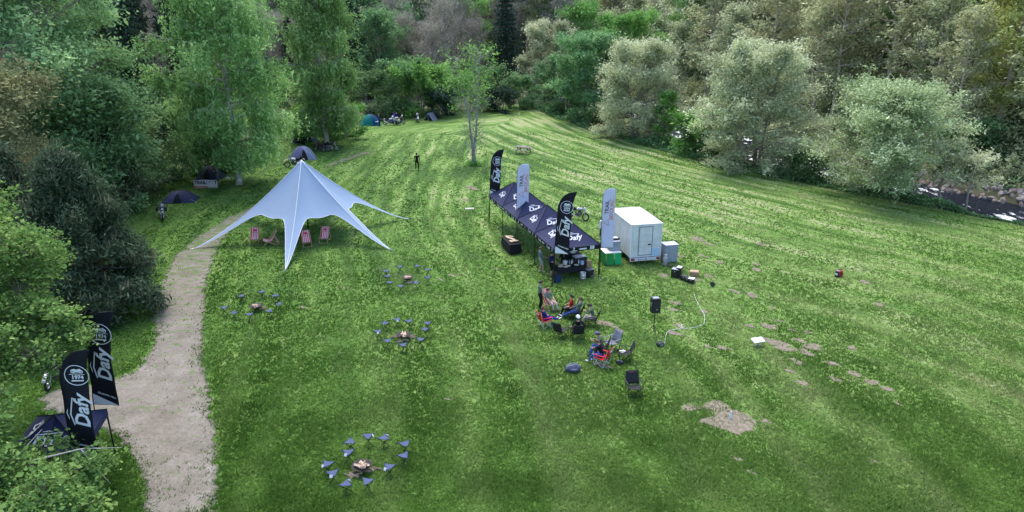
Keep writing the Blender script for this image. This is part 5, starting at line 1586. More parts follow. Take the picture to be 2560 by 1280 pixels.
    ev = bpy.data.meshes.new_from_object(o.evaluated_get(bpy.context.evaluated_depsgraph_get()))
    bpy.data.objects.remove(o)
    mb = MB(); mb.add([w_.co for w_ in ev.vertices], [list(p.vertices) for p in ev.polygons])
    order = ['skin', 'top', 'bottom', 'shoe']
    def seg(p, a, b):
        ab = b - a; t = max(0, min(1, (p - a).dot(ab) / max(1e-9, ab.length_squared))); return (p - a - ab * t).length
    for k, f in enumerate(mb.f):
        c = sum((mb.v[i] for i in f), Vector()) / len(f)
        r_ = min(regs, key=lambda q: seg(c, q[0], q[1]))[2]
        if r_ == 'top' and (c - P).dot(s) < .02: r_ = 'bottom'
        mb.mi[k] = order.index(r_)
    for c, dr, sg in ends:                      # four unequal curled fingers and a thumb
        side = Vector((0, 0, 1)).cross(dr); side = side.normalized() if side.length > .2 else Vector((0, 1, 0)); dn = dr.cross(side)
        for q, L in enumerate((.07, .078, .072, .058)):
            b0 = c + side * (.022 - .0145 * q) + dr * .012
            b1 = b0 + dr * L * .5 - dn * L * .08; b2 = b1 + dr * L * .4 - dn * L * .3
            mb.path([b0, b1, b2], [.0095, .009, .007], 5, 0)
        b0 = c + side * .03 - dr * .04; mb.path([b0, b0 + side * .028 + dr * .03, b0 + side * .03 + dr * .062 - dn * .01], [.011, .0105, .008], 5, 0)
    # face on the turned head
    up = hd; f0 = Vector((0, 1, 0)); f0 = (f0 - up * f0.dot(up)).normalized(); f1 = (Matrix.Rotation(head, 3, up) @ f0); rt = f1.cross(up)
    mb.path([hc + f1 * .085 + up * .03, hc + f1 * .118 + up * .0, hc + f1 * .09 - up * .012], [.01, .015, .008], 5, 0)
    for sg in (-1, 1):
        mb.ball(hc + f1 * .09 + rt * sg * .033 + up * .028, .011, 6, 4)
        mb.ball(hc + rt * sg * .086 + up * .005, (.016, .02, .03), 6, 0)
    mb.path([hc + f1 * .092 - up * .045 - rt * .024, hc + f1 * .099 - up * .047, hc + f1 * .092 - up * .045 + rt * .024], .0075, 5, 5)
    mb.build("body", [SKIN, top, bottom, shoes, EYE, LIP], root, True)
    hm = MB(); n = 12
    rows = []
    for i in range(7):
        ph = (math.pi * .56) * i / 6
        rows.append([hc + up * (.012 + .118 * math.cos(ph)) - f1 * .012 + (f1 * math.cos(2 * math.pi * j / n) * .112 + rt * math.sin(2 * math.pi * j / n) * .1) * max(.02, math.sin(ph)) - up * (.05 * max(0, -math.cos(2 * math.pi * j / n)) * (i / 6) * (2.4 if long_hair else 1)) + up * (.095 * max(0, math.cos(2 * math.pi * j / n)) * (i / 6)) for j in range(n + 1)])
    hm.grid(rows); hm.build("hair", hair, root, True, solid=.006)
    if cap:
        cm = MB()
        cm.grid([[q + (q - hc) * .09 + up * .012 for q in r_] for r_ in rows[:6]])
        cm.prism([(-.07, 0), (.07, 0), (.055, .085), (-.055, .085)], .008, Matrix(((rt.x, f1.x, up.x, 0), (rt.y, f1.y, up.y, 0), (rt.z, f1.z, up.z, 0), (0, 0, 0, 1))).copy() if False else TX(*(hc + f1 * .09 + up * .06)) @ Matrix(((rt.x, f1.x, up.x, 0), (rt.y, f1.y, up.y, 0), (rt.z, f1.z, up.z, 0), (0, 0, 0, 1))))
        cm.build("cap", cap, root, True, solid=.006)
    return root
def at(px, py):
    p = gp(px, py); return (p.x, p.y, hz(p.x, p.y))
SIT = dict(pelvis=(0, -.08, .52), feet=((-.14, .48, .09), (.14, .5, .09)))
person(at(1043, 424), R(8), "person in black walking away alone across the meadow", C_BLACK, C_BLACK, sleeve='long', feet=((-.13, .2, .09), (.13, -.18, .1)), hands=((-.3, -.08, .8), (.3, .14, .8)), scale=1.07)
person(at(1350, 681), R(-75), "standing person in grey tee shirt and pale shorts holding a plate by the marquee", C_GREY, C_LGREY, C_WSHOE, HAIR_B, shorts=True, hands=((-.16, .3, 1.02), (.16, .32, 1.02)), nod=.25, feet=((-.14, .02, .08), (.14, .16, .08)))
person(at(1377, 692), R(-115), "standing person in navy tee shirt and black shorts under the marquee eave", C_NAVY, C_BLACK, C_SHOE, shorts=True, hands=((-.14, .32, 1.0), (.16, .34, 1.05)), nod=.35)
person(at(1406, 684), R(70), "person in black reaching over the food table inside the marquee", C_BLACK, C_BLACK, sleeve='short', hands=((-.14, .4, 1.12), (.16, .36, 1.2)), lean=.12)
person(at(1349, 771), R(-80), "standing person in sage top and black trousers behind the red chair", C_SAGE, C_BLACK, hair=HAIR, hands=((-.16, .28, 1.0), (.2, .2, .86)), nod=.3)
M_CHR = mat("red_canvas", (.62, .012, .02), .7); M_CHB = mat("black_canvas", (.013, .014, .018), .8); M_CHG = mat("grey_canvas", (.14, .15, .2), .8); M_LEGW = mat("pale_steel_tube", (.48, .46, .46), .4)
p = gp(1374, 770); deckchair(p, R(212), "deckchair with black and white striped sling holding a reclining person", False, "chairs in the seating circle")
person((p.x, p.y, hz(p.x, p.y)), R(212), "person in grey-green top lying back in the wooden deckchair", C_SAGE, C_STONE, C_SHOE, pelvis=(0, .0, .46), lean=-.5, feet=((-.12, .62, .09), (.12, .58, .09)), hands=((-.16, .22, .58), (.16, .22, .58)), nod=.55, head=.3)
# person in red behind, then the one in jeans
p = gp(1424, 788); camp_chair(p, R(78), M_CHB, "black camp chair hidden behind the person in jeans")
person((p.x, p.y, hz(p.x, p.y)), R(78), "person in red shirt half hidden behind the person in jeans", C_RED, C_BLACK, **SIT, hands=((-.2, .2, .62), (.2, .2, .62)), hair=HAIR)
p = gp(1440, 795); camp_chair(p, R(72), M_CHB, "black camp chair under the person in jeans")
person((p.x, p.y, hz(p.x, p.y)), R(72), "person in sage sweater and blue jeans leaning back with legs stretched out", C_SAGE, C_JEAN, C_WSHOE, HAIR_B, pelvis=(0, -.06, .52), lean=-.35, feet=((-.12, .78, .1), (.1, .82, .1)), hands=((-.08, .26, .62), (.1, .26, .62)), sleeve='long', nod=.3, scale=1.06)
p = gp(1478, 812); camp_chair(p, R(70), M_CHB, "dark camp chair of the person in stone coloured trousers")
person((p.x, p.y, hz(p.x, p.y)), R(72), "person with dark hair, khaki top and stone trousers eating from a bowl", C_KHAKI, C_STONE, C_BLACK, HAIR, **SIT, lean=.2, hands=((-.08, .34, .82), (.12, .32, .8)), nod=.5, sleeve='long')
p = gp(1363, 815); camp_chair(p, R(-62), M_CHR, "red camp chair with pale legs at the left of the seating circle", M_LEGW, M_WPRINT)
person((p.x, p.y, hz(p.x, p.y)), R(-62), "person in purple slouched low in the left red chair with feet up", C_PURP, C_PURP, C_WSHOE, pelvis=(0, -.02, .5), lean=-.25, feet=((-.1, .78, .3), (.1, .84, .34)), hands=((-.2, .2, .62), (.2, .2, .62)), hair=HAIR_B, sleeve='long', scale=.95)
camp_chair(gp(1402, 842), R(-40), M_CHB, "empty low black camp chair right of the left red chair")
p = gp(1443, 848); camp_chair(p, R(8), M_CHB, "black camp chair seen from behind with the white-capped person")
person((p.x, p.y, hz(p.x, p.y)), R(8), "person in white cap and dark vest seen from behind in a black chair", C_BLACK, C_BLACK, C_SHOE, **SIT, hands=((-.34, .1, .64), (.34, .12, .64)), cap=M_WPLAS, nod=.15, sleeve=None)
p = gp(1500, 890); camp_chair(p, R(78), M_CHB, "black camp chair of the person in grey beanie")
person((p.x, p.y, hz(p.x, p.y)), R(85), "person in grey beanie and dark green jacket holding a white plate", C_KHAKI, C_JEAN, C_SHOE, **SIT, lean=.3, hands=((-.06, .36, .8), (.14, .34, .78)), nod=.4, sleeve='long', cap=cl("beanie", (.11, .11, .16)))
p = gp(1503, 914); camp_chair(p, R(52), M_CHR, "red camp chair with pale legs at the right of the seating circle", M_LEGW, M_WPRINT)
person((p.x, p.y + .02, hz(p.x, p.y)), R(58), "person in black bending forward in the right red chair", C_BLACK, C_JEAN, C_WSHOE, HAIR_B, pelvis=(0, -.02, .54), lean=.35, feet=((-.13, .6, .09), (.12, .5, .09)), hands=((-.12, .42, .78), (.1, .4, .74)), nod=.35, sleeve='long')
camp_chair(gp(1527, 876), R(120), M_CHG, "grey camp chair with rounded headrest behind the beanie wearer")
camp_chair(gp(1560, 903), R(85), M_CHB, "tall-backed black camp chair turned sideways near the speaker")
camp_chair(gp(1584, 990), R(-172), M_CHB, "empty black camp chair with red trim standing alone in front", None, M_REDP)
for (px, py, z, lb, nm) in ((1553, 877, .5, "white paper plate left on the tall-backed black chair", "paper_plate"),):
    p = gp(1556, 900); o = MB().lathe([(.02, 0), (.12, .005), (.15, .025), (.145, .03), (.02, .01)], 16).build(nm, M_WPLAS); o.location = (p.x - .02, p.y, .455); tag(o, lb, "plate")
# far camp people
person(at(948, 316), R(-70), "person in blue jacket with red hair beside the teal tent", C_LBLUE, C_NAVY, hair=HAIR_R, sleeve='long', hands=((-.2, .25, 1.0), (.2, .25, 1.0)), nod=.2, scale=1.05)
person(at(992, 309), R(180), "dark-clothed person standing behind the purple tent", C_NAVY, C_BLACK, sleeve='long')

# ------------------------------------------------------------------ motorcycles
M_TYRE = M_RUB
def bike(p, rz, label, tank, frame, fender, rimm, panniers=None, screen=False, bag=None, cat="motorcycle", group=None):
    """rides towards local +X"""
    root = tag(empty("motorcycle", (p.x, p.y, hz(p.x, p.y)), rz), label, cat, group)
    root.rotation_euler = (R(-7), 0, rz)
    for x in (-.74, .76):
        e = empty("wheel", (x, 0, .33)); e.parent = root
        MB().torus((0, 0, 0), .275, .055, None, 0, 24, 8, 'Y').build("tyre", M_TYRE, e, True)
        MB().torus((0, 0, 0), .225, .018, None, 0, 24, 6, 'Y').build("rim", rimm, e, True)
        m = MB().tube((0, -.05, 0), (0, .05, 0), .04)
        for k in range(10):
            a = 2 * math.pi * k / 10; m.tube((0, .03 * (-1) ** k, 0), (.22 * math.cos(a), 0, .22 * math.sin(a)), .004, None, 4)
        m.build("spokes", M_ALU, e)
    fk = MB()
    for s in (-.085, .085): fk.tube((.76, s, .33), (.5, s, .98), .026)
    fk.box((.5, 0, .95), (.07, .22, .04)).box((.55, 0, .84), (.07, .22, .04)).build("fork", M_ALU, root)
    MB().path([(.46, 0, 1.0), (.44, .14, 1.07), (.36, .38, 1.08)], .014, 6).path([(.46, 0, 1.0), (.44, -.14, 1.07), (.36, -.38, 1.08)], .014, 6).build("handlebar", M_STEEL, root)
    for s in (-1, 1): MB().tube((.37, s * .29, 1.08), (.34, s * .41, 1.08), .02).build("grip", M_RUB, root)
    fn = MB()
    for s in (-1, 1): fn.path([(.46, s * .05, .9), (.2, s * .12, .75), (-.2, s * .13, .72), (-.72, s * .09, .78)], .018, 6).path([(.46, s * .05, .82), (.3, s * .1, .4), (-.1, s * .12, .27), (-.22, s * .11, .72)], .018, 6).path([(-.2, s * .12, .36), (-.74, s * .1, .33)], .024, 6)
    fn.build("frame", frame, root)
    en = MB().box((.08, 0, .42), (.42, .3, .3)).box((.17, 0, .63), (.2, .22, .22), None, 0, (0, R(-14), 0)).tube((-.05, -.19, .38), (-.05, .19, .38), .09)
    en.build("engine", mat("engine_grey", (.09, .09, .095), .45, metal=.5), root, bevel=.02)
    MB().path([(.25, -.1, .6), (.34, -.15, .4), (.1, -.17, .26), (-.35, -.17, .36), (-.85, -.2, .62)], [.022, .022, .024, .035, .05], 8).build("exhaust", M_ALU, root, True)
    tk = MB(); tk.path([(.4, 0, .9), (.22, 0, .93), (.0, 0, .88), (-.12, 0, .82)], [.1, .15, .14, .09], 10)
    for k in range(len(tk.v)): tk.v[k].z = .86 + (tk.v[k].z - .86) * .85
    tk.build("tank", tank, root, True)
    MB().path([(-.1, 0, .85), (-.3, 0, .83), (-.6, 0, .87), (-.78, 0, .9)], [.09, .12, .12, .06], 8).build("seat", M_BLACK, root, True)
    def arc(x, r_, a0, a1, w_):
        return [[(x + r_ * math.cos(R(a0 + (a1 - a0) * i / 8)), s * w_, .33 + r_ * math.sin(R(a0 + (a1 - a0) * i / 8)) + (0.12 if r_ > .4 else 0)) for s in (-1, -.5, .5, 1)] for i in range(9)]
    MB().grid(arc(.76, .42, 20, 140, .075)).build("front_fender", fender, root, True, solid=.012)
    MB().path([(-.6, 0, .86), (-.85, 0, .85), (-1.05, 0, .76)], [.09, .08, .05], 6).build("tail", fender, root, True)
    hl = MB().box((.6, 0, .98), (.12, .2, .26), None, 0, (0, R(-15), 0), .8)
    h_ = hl.build("headlight_fairing", tank, root, bevel=.03)
    MB().lathe([(.01, 0), (.07, 0), (.07, .02), (.01, .03)], 12, 0, TX(.665, 0, .98) @ RY(R(75))).build("headlight", mat("lamp_glass", (.6, .62, .65), .1), h_)
    if screen: MB().grid([[(.62 - .12 * i, (j - 1) * .15, 1.1 + .13 * i) for j in range(3)] for i in range(3)]).build("windscreen", mat("smoked_screen", (.1, .11, .13), .1), root, True, solid=.006)
    if panniers:
        for s in (-1, 1): MB().box((-.68, s * .3, .68), (.42, .2, .34)).build("pannier", panniers, root, bevel=.03)
    if bag: MB().path([(-.72, -.28, 1.0), (-.72, -.2, 1.03), (-.72, .2, 1.03), (-.72, .28, 1.0)], [.08, .14, .14, .08], 9).build("luggage_roll", bag, root, True)
    for s in (-1, 1): MB().tube((.42, s * .3, 1.08), (.42, s * .34, 1.22), .007).ball((.42, s * .36, 1.24), (.02, .06, .04), 8).build("mirror", M_BPLAS, root)
    MB().tube((-.05, .14, .3), (-.12, .42, .02), .014).build("side_stand", M_STEEL, root)
    return root
M_WHT = mat("white_bodywork", (.62, .62, .63), .35); M_CRM = mat("cream_canvas", (.5, .47, .36), .7); M_BLU = mat("blue_bodywork", (.03, .07, .3), .35); M_DKB = mat("black_bodywork", (.015, .015, .017), .35); M_MAR = mat("maroon_bodywork", (.1, .012, .02), .35); M_GOLD = mat("gold_rim", (.4, .28, .1), .35, metal=.6)
def helmet(p, z, label, m=None, dx=0):
    o = MB().ball((0, 0, 0), (.15, .13, .14), 14).build("helmet", m or M_WHT, None, True); o.location = (p.x + dx, p.y, hz(p.x, p.y) + z)
    tag(o, label, "helmet")
    MB().grid([[(.135 * math.cos(R(a)) * math.cos(R(b)) * 1.15, .13 * math.sin(R(a)) * math.cos(R(b)) * 1.08, .14 * math.sin(R(b))) for a in range(-60, 61, 20)] for b in (-18, 0, 18)]).build("visor", M_GLASS, o, True)
g = gp(1443, 548); bike(g, R(-38), "white enduro motorcycle with gold fork parked behind the marquee", M_WHT, M_STEEL, M_CRM, M_GOLD)
g = gp(975, 313); bike(g, R(-14), "white and blue motorcycle with white wheel beside the teal tent", M_WHT, M_BLU, M_WHT, M_WHT, screen=True)
helmet(g, 1.2, "white helmet resting on the handlebar of the white and blue motorcycle", dx=.43)
g = gp(1002, 311); bike(g, R(60), "black motorcycle with cream bag and tall panniers seen from behind", M_DKB, M_STEEL, M_DKB, M_ALU, M_CRM, bag=M_CRM)
helmet(g + Vector((0, .36, 0)), 1.2, "pale helmet perched on the motorcycle with cream bag", dx=.2)
g = gp(1042, 305); bike(g, R(-75), "dark motorcycle facing the meadow with white headlamp, right of the others", M_DKB, M_STEEL, M_WHT, M_ALU, M_DKB, screen=True)
helmet(g + Vector((0, -.3, 0)), 1.2, "round white helmet on the dark motorcycle facing the meadow", dx=.12)
g = gp(738, 418); bike(g, R(200), "white and olive touring motorcycle loaded with luggage behind the star tent peak", M_WHT, M_STEEL, M_CRM, M_ALU, M_DKB, True, M_BLACK)
g = gp(806, 379); bike(g, R(172), "maroon motorcycle parked side-on under the slender birch", M_MAR, M_STEEL, M_DKB, M_ALU, None, False, M_BLACK)
g = gp(826, 378); bike(g, R(20), "black motorcycle parked close beside the maroon one", M_DKB, M_STEEL, M_DKB, M_ALU, M_BPLAS, True)
g = gp(405, 548); bike(g, R(-62), "black motorcycle in the shade in front of the navy tunnel tent", M_DKB, M_STEEL, M_DKB, M_STEEL, M_BPLAS, True)
g = gp(140, 955); bike(g, R(-80), "dark motorcycle with pale seat half hidden under the near maple", M_DKB, M_STEEL, M_WHT, M_ALU, M_GREY, True, M_CRM)

# ------------------------------------------------------------------ small camping tents
def dome(p, rz, wd, dp, h, m1, m2, label, patch=None):
    root = tag(empty("dome_tent", (p.x, p.y, hz(p.x, p.y)), rz), label, "tent")
    n = 16
    f = lambda x, y: h * max(0, 1 - (abs(x) / (wd / 2)) ** 2.2) ** .75 * max(0, 1 - (abs(y) / (dp / 2)) ** 2.2) ** .75
    mb = MB()
    for half, mi in ((0, 0), (1, 1)):
        xs = [(-wd / 2 + wd / 2 * k / 10) if not half else (wd / 2 * k / 10) for k in range(11)]
        mb.grid([[(x, -dp / 2 + dp * j / n, f(x, -dp / 2 + dp * j / n) + .01) for x in xs] for j in range(n + 1)], mi)
    fl = mb.build("flysheet", [m1, m2], root, True)
    for s in (-1, 1):
        MB().path([(-wd / 2 * t, -s * dp / 2 * t, f(wd / 2 * t, dp / 2 * t) + .02) for t in [k / 10 for k in range(-10, 11)]], .014, 5).build("tent_pole", M_STEEL, root)
    d = MB(); pts = [(x, -dp / 2 * .62 - .02, 0) for x in (-.35, .35)]
    d.grid([[(x * (1 - .8 * k / 5), -dp / 2 * (1 - .42 * k / 5) - .015, f(0, -dp / 2 * (1 - .42 * k / 5)) + .03) for x in (-.34, 0, .34)] for k in range(6)]).build("door", M_BLACK if not patch else m1, root, True)
    if patch: MB().box((wd * .3, -dp * .36, h * .42), (.42, .02, .3), None, 0, (R(-45), 0, R(20))).build("vent_patch", patch, root)
    for sx in (-1, 1):
        for sy in (-1, 1): MB().tube((sx * wd * .4, sy * dp * .4, h * .3), (sx * wd * .62, sy * dp * .6, 0), .005, None, 4).build("guy_line", M_WPRINT, root)
    return root
def ridge(p, rz, wd, ln, h, m1, label):
    root = tag(empty("ridge_tent", (p.x, p.y, hz(p.x, p.y)), rz), label, "tent")
    mb = MB()
    mb.grid([[(-wd / 2 * (1 - t), y, h * t - .05 * math.sin(math.pi * t)) for t in [k / 6 for k in range(7)]] for y in (-ln / 2, 0, ln / 2)])
    mb.grid([[(wd / 2 * (1 - t), y, h * t - .05 * math.sin(math.pi * t)) for t in [k / 6 for k in range(7)]] for y in (-ln / 2, 0, ln / 2)])
    mb.add([(-wd / 2, ln / 2, 0), (wd / 2, ln / 2, 0), (0, ln / 2, h)], [(0, 1, 2)])
    mb.build("flysheet", m1, root, False, solid=.01)
    MB().add([(-wd / 2 * .82, -ln / 2 + .25, 0), (wd / 2 * .82, -ln / 2 + .25, 0), (0, -ln / 2 + .25, h * .8)], [(0, 1, 2)]).build("inner_tent", M_BLACK, root)
    for y in (-ln / 2 - .01, ln / 2): MB().tube((0, y, 0), (0, y, h + .04), .014).build("tent_pole", M_ALU, root)
    for s in (-1, 1): MB().tube((0, -ln / 2, h), (s * .5, -ln / 2 - .9, 0), .005, None, 4).build("guy_line", M_WPRINT, root)
    return root
T_TEAL, T_DBLUE, T_LGREY, T_NAVYT, T_PURP, T_GREYB = fabric("teal_nylon", (.0, .16, .15), .1), fabric("deep_blue_nylon", (.0, .06, .14), .1), fabric("light_grey_nylon", (.2, .2, .25), .1), fabric("navy_nylon", (.025, .03, .07), .05), fabric("purple_nylon", (.07, .07, .3), .1), fabric("grey_blue_nylon", (.11, .125, .24), .1)
dome(gp(926, 312), R(14), 2.9, 2.3, 1.55, T_TEAL, T_DBLUE, "teal and deep blue dome tent at the far end of the meadow", M_WPLAS)
ridge(gp(988, 306), R(18), 1.8, 1.8, 1.25, T_PURP, "purple-blue tent behind the white and blue motorcycle")
ridge(gp(1077, 300), R(-24), 1.6, 1.5, 1.15, T_LGREY, "small grey ridge tent right of the far motorcycles")
dome(gp(758, 397), R(25), 2.7, 2.4, 1.4, T_GREYB, fabric("pale_blue_nylon", (.2, .235, .34), .1), "grey-blue dome tent behind the peak of the star tent")
dome(gp(776, 356), R(10), 1.9, 2.0, 1.1, T_NAVYT, T_GREYB, "small blue-grey tent in the shade between the birches")
dome(gp(756, 355), R(-10), 2.0, 2.0, 1.3, T_NAVYT, T_NAVYT, "dark navy tent deep in the shade left of the small blue-grey tent")
dome(gp(452, 502), R(8), 2.8, 2.0, .9, fabric("slate_nylon", (.05, .06, .11), .05), T_NAVYT, "navy tunnel tent with slate end beside the black motorcycle")
dome(gp(527, 447), R(0), 2.4, 2.0, 1.35, fabric("dark_green_nylon", (.035, .06, .07), .05), T_NAVYT, "dark green-grey tent behind the white banner")
def banner():
    p = gp(516, 474)
    root = tag(empty("banner", (p.x, p.y, hz(p.x, p.y)), R(2)), "white fabric banner with dark lettering on two posts under the big birch", "banner")
    W_ = 2.15
    c = MB().grid([[(-W_ / 2 + W_ * j / 10, .02 * math.sin(j * 1.7), .1 + .78 * k / 3 - .02 * math.sin(j)) for j in range(11)] for k in range(4)]).build("cloth", mat("banner_white", (.5, .48, .48), .8), root, True, solid=.008)
    T = MB(); up = RX(R(90))
    T.text("TRAIL", .42, TX(-.43, -.045, .64) @ up, 0, 0, .02)
    T.text("T", .42, TX(.95, -.045, .64) @ up, 0, 0, .02)
    T.prism([(-1.0, .2), (.2, .2), (.2, .3), (-1.0, .34)], .006, TX(0, -.04, 0) @ up, 1)
    for k in range(5): T.prism([(.1 + .13 * k, .62), (.18 + .13 * k, .62), (.2 + .13 * k, .8), (.13 + .13 * k, .82)], .006, TX(0, -.04, 0) @ up, 2)
    T.build("lettering", [M_DPRINT, M_OPRINT, M_GREY], c)
    for s in (-1, 1): MB().tube((s * W_ / 2, .03, -.05), (s * W_ / 2, .03, .95), .02).build("post", M_OLDWOOD, root)
banner()
for k, (px, py, z, lb) in enumerate(((574, 447, .9, "white cloth hanging left of the big birch trunk"), (601, 451, .75, "white cloth hanging right of the big birch trunk"))):
    p = gp(px, 472); m = MB().grid([[(-.17 + .34 * j / 4, .04 * math.sin(j * 2 + i), z + .2 * i / 3) for j in range(5)] for i in range(4)])
    o = m.build("hanging_cloth", M_WPLAS, None, True, solid=.01); o.location = (p.x, p.y, hz(p.x, p.y)); tag(o, lb, "cloth")
    MB().tube((0, .02, z + .2), (0, .02, z + .75), .004, None, 4).build("string", M_WPRINT, o)

# ------------------------------------------------------------------ tables and things round the marquee
def table(p, rz, L_, W_, h, label, cloth, drape=.45, cat="table"):
    root = tag(empty("folding_table", (p.x, p.y, hz(p.x, p.y)), rz), label, cat)
    MB().box((0, 0, h - .02), (L_, W_, .035)).build("table_top", M_BPLAS, root)
    for x in (-L_ / 2 + .12, L_ / 2 - .12):
        for y in (-W_ / 2 + .08, W_ / 2 - .08): MB().tube((x, y, 0), (x, y, h - .04), .014).build("leg", M_ALU, root)
    if cloth:
        o = MB(); n = 12
        def ring_(t, z):
            out = []
            for k in range(48):
                a = 2 * math.pi * k / 48; q = max(abs(math.cos(a)), abs(math.sin(a)))
                sx, sy = math.cos(a) / q, math.sin(a) / q
                fl = 1 + t * (.06 + .05 * math.sin(k * 2.1))
                out.append((sx * (L_ / 2 + .012) * fl, sy * (W_ / 2 + .012) * (1 + t * (.1 + .08 * math.sin(k * 1.7))), z))
            return out + [out[0]]
        o.grid([ring_(0, h + .006), ring_(.1, h - .06), ring_(1, h - drape)])
        o.add([(x, y, z) for x, y, z in ring_(0, h + .006)[:-1]], [tuple(range(48))])
        c = o.build("table_cloth", cloth, None, False, solid=.006); c.location = root.location; c.rotation_euler = root.rotation_euler
        tag(c, "black cloth draped over the " + label.split(" with ")[0].replace("folding table", "table"), "tablecloth")
    return root
p = gp(1278, 624); ta = R(108)
table(p, ta, 1.9, .78, .74, "folding table left of the marquee with bread boards on it", M_BLACK, .6)
rg_ = random.Random(4)
LB = ["wooden serving board at the far end of the black table", "second wooden board crossing the far one on the black table", "narrow wooden board in the middle of the black table", "round-ended wooden board near the middle of the black table", "wide wooden board at the near end of the black table", "small pale board at the near left corner of the black table", "pale board at the near right corner of the black table"]
for k, (u, v_) in enumerate(((.66, .1), (.62, -.18), (.34, .08), (.1, -.06), (-.2, -.12), (-.46, .16), (-.5, -.14))):
    m = MB(); a = rg_.uniform(-.5, .5) + (1.2 if k in (1, 6) else .2)
    m.prism([(.2 * math.cos(t * math.pi / 6) * (1.1 if abs(math.cos(t * math.pi / 6)) > .6 else 1), .11 * math.sin(t * math.pi / 6)) for t in range(12)], .025)
    o = m.build("serving_board", mat("board_wood", (.42, .31, .2), .6, col2=(.55, .44, .32), scale=5), None)
    q = Matrix.Rotation(ta, 3, 'Z') @ Vector((u, v_, 0)); o.location = (p.x + q.x, p.y + q.y, .757 + .004 * k); o.rotation_euler = (0, 0, ta + a); tag(o, LB[k], "serving board")
# food table under the front bay
A0, ANG = Vector((2.55, 40.15, 0)), math.atan2(.317, .948)
def inm(u, v_, z=0.0):
    q = Matrix.Rotation(ANG, 3, 'Z') @ Vector((u, v_, 0)); return Vector((A0.x + q.x, A0.y + q.y, z))
ft = inm(1.35, .75)
table(ft, ANG, 1.7, .75, .74, "folding table with food under the near end of the marquee", M_BLACK, .25)
bt = inm(2.45, 2.3)
table(bt, ANG + R(90), 1.8, .75, .9, "dark counter table with boxes deeper under the marquee", M_BLACK, .8)
def prop(name, cat, label, u, v_, z, build, m, rz=0.0, smooth=False, bevel=0.0):
    mb = MB(); build(mb); o = mb.build(name, m, None, smooth, bevel); o.location = inm(u, v_, z); o.rotation_euler = (0, 0, ANG + rz); tag(o, label, cat); return o
plate = lambda mb: mb.lathe([(.02, 0), (.12, .004), (.16, .025), (.155, .03), (.02, .01)], 18)
for k, (u, v_, lb) in enumerate(((.72, .72, "pale plate at the left end of the food table"), (1.0, .56, "plate of snacks at the near edge of the food table"), (.86, .98, "plate behind the snacks on the food table"), (1.22, .66, "plate in the middle of the food table"), (1.78, .66, "white plate at the right of the food table"))):
    o = prop("plate", "plate", lb, u, v_, .757, plate, mat("plate_cream", (.62, .56, .46), .5), 0, True)
    if k != 4: MB().ball((0, 0, .03), (.11, .1, .03), 10).build("food", mat("bread", (.45, .3, .17), .8, col2=(.6, .47, .3), scale=20), o, True)
bottle = lambda mb: mb.lathe([(.035, 0), (.04, .02), (.04, .17), (.015, .23), (.015, .28)], 12)
prop("white_carton", "carton", "white hexagonal takeaway carton on the food table", 1.15, .98, .757, lambda m: m.lathe([(.13, 0), (.17, .24), (.02, .3)], 6), M_WPLAS)
for k, (u, v_, lb, m_) in enumerate(((1.45, 1.0, "clear water bottle beside the white carton", M_BPRINT), (1.55, .92, "second clear bottle on the food table", M_WPLAS), (1.66, 1.02, "yellowish bottle at the back of the food table", M_CRM), (2.02, .86, "white squeeze bottle at the right end of the food table", M_WPLAS))):
    prop("bottle", "bottle", lb, u, v_, .757, bottle, m_, 0, True)
prop("grill_pan", "pan", "black pan on the food table between bottles", 1.9, 1.0, .757, lambda m: m.lathe([(.14, 0), (.17, .08), (.16, .085), (.12, .02)], 16).tube((.16, 0, .07), (.36, 0, .1), .014), M_BPLAS)
prop("paper_pack", "paper pack", "pale blue paper pack at the right end of the food table", 2.15, .62, .757, lambda m: m.box((0, 0, .13), (.2, .14, .26)), M_BPRINT, .2, False, .01)
prop("beer_keg", "keg", "steel beer keg with ribbed rings standing in front of the food table", 1.98, .05, 0.0, lambda m: m.lathe([(.15, 0), (.19, .02), (.19, .1), (.205, .12), (.19, .14), (.19, .26), (.205, .28), (.19, .3), (.19, .38), (.17, .41), (.19, .42), (.19, .47), (.165, .47), (.15, .4), (.03, .4), (.03, .46)], 20), mat("brushed_steel", (.55, .55, .55), .35, metal=.7), 0, True)
o = prop("waste_bin", "bin", "navy blue bin standing by the near left corner pole", .28, .12, 0.0, lambda m: m.box((0, 0, .26), (.38, .32, .52), None, 0, None, 1.12), mat("navy_plastic", (.015, .03, .1), .5), .1, False, .02)
MB().box((0, 0, .53), (.44, .38, .03)).build("lid", M_BPLAS, o)
o = prop("cool_box", "cool box", "black cool box with silver trim at the near right of the marquee", 2.52, .3, 0.0, lambda m: m.box((0, 0, .24), (.5, .38, .48)), M_BPLAS, .15, False, .02)
MB().box((0, 0, .5), (.52, .4, .06)).build("lid", mat("dark_blue_lid", (.04, .05, .09), .5), o); MB().box((.2, -.2, .25), (.04, .02, .3)).box((.1, -.2, .12), (.2, .02, .05)).build("trim", M_ALU, o)
prop("paper_bag", "paper bag", "brown paper bag on the ground by the near right corner pole", 2.75, .95, .0, lambda m: m.box((0, 0, .42), (.36, .22, .84), None, 0, None, .92), M_CARD, .1)
o = prop("griddle_cooker", "cooker", "dark griddle cooker with open grey lid under the right side of the marquee", 2.35, 1.55, .0, lambda m: m.box((0, 0, .5), (.85, .55, .95)), mat("dark_blue_enamel", (.02, .025, .05), .5), .05, False, .015)
MB().box((-.1, .0, .985), (.6, .5, .02)).build("hot_plate", M_GREY, o); MB().box((.26, -.05, 1.0), (.24, .3, .03)).build("side_shelf", M_WPLAS, o)
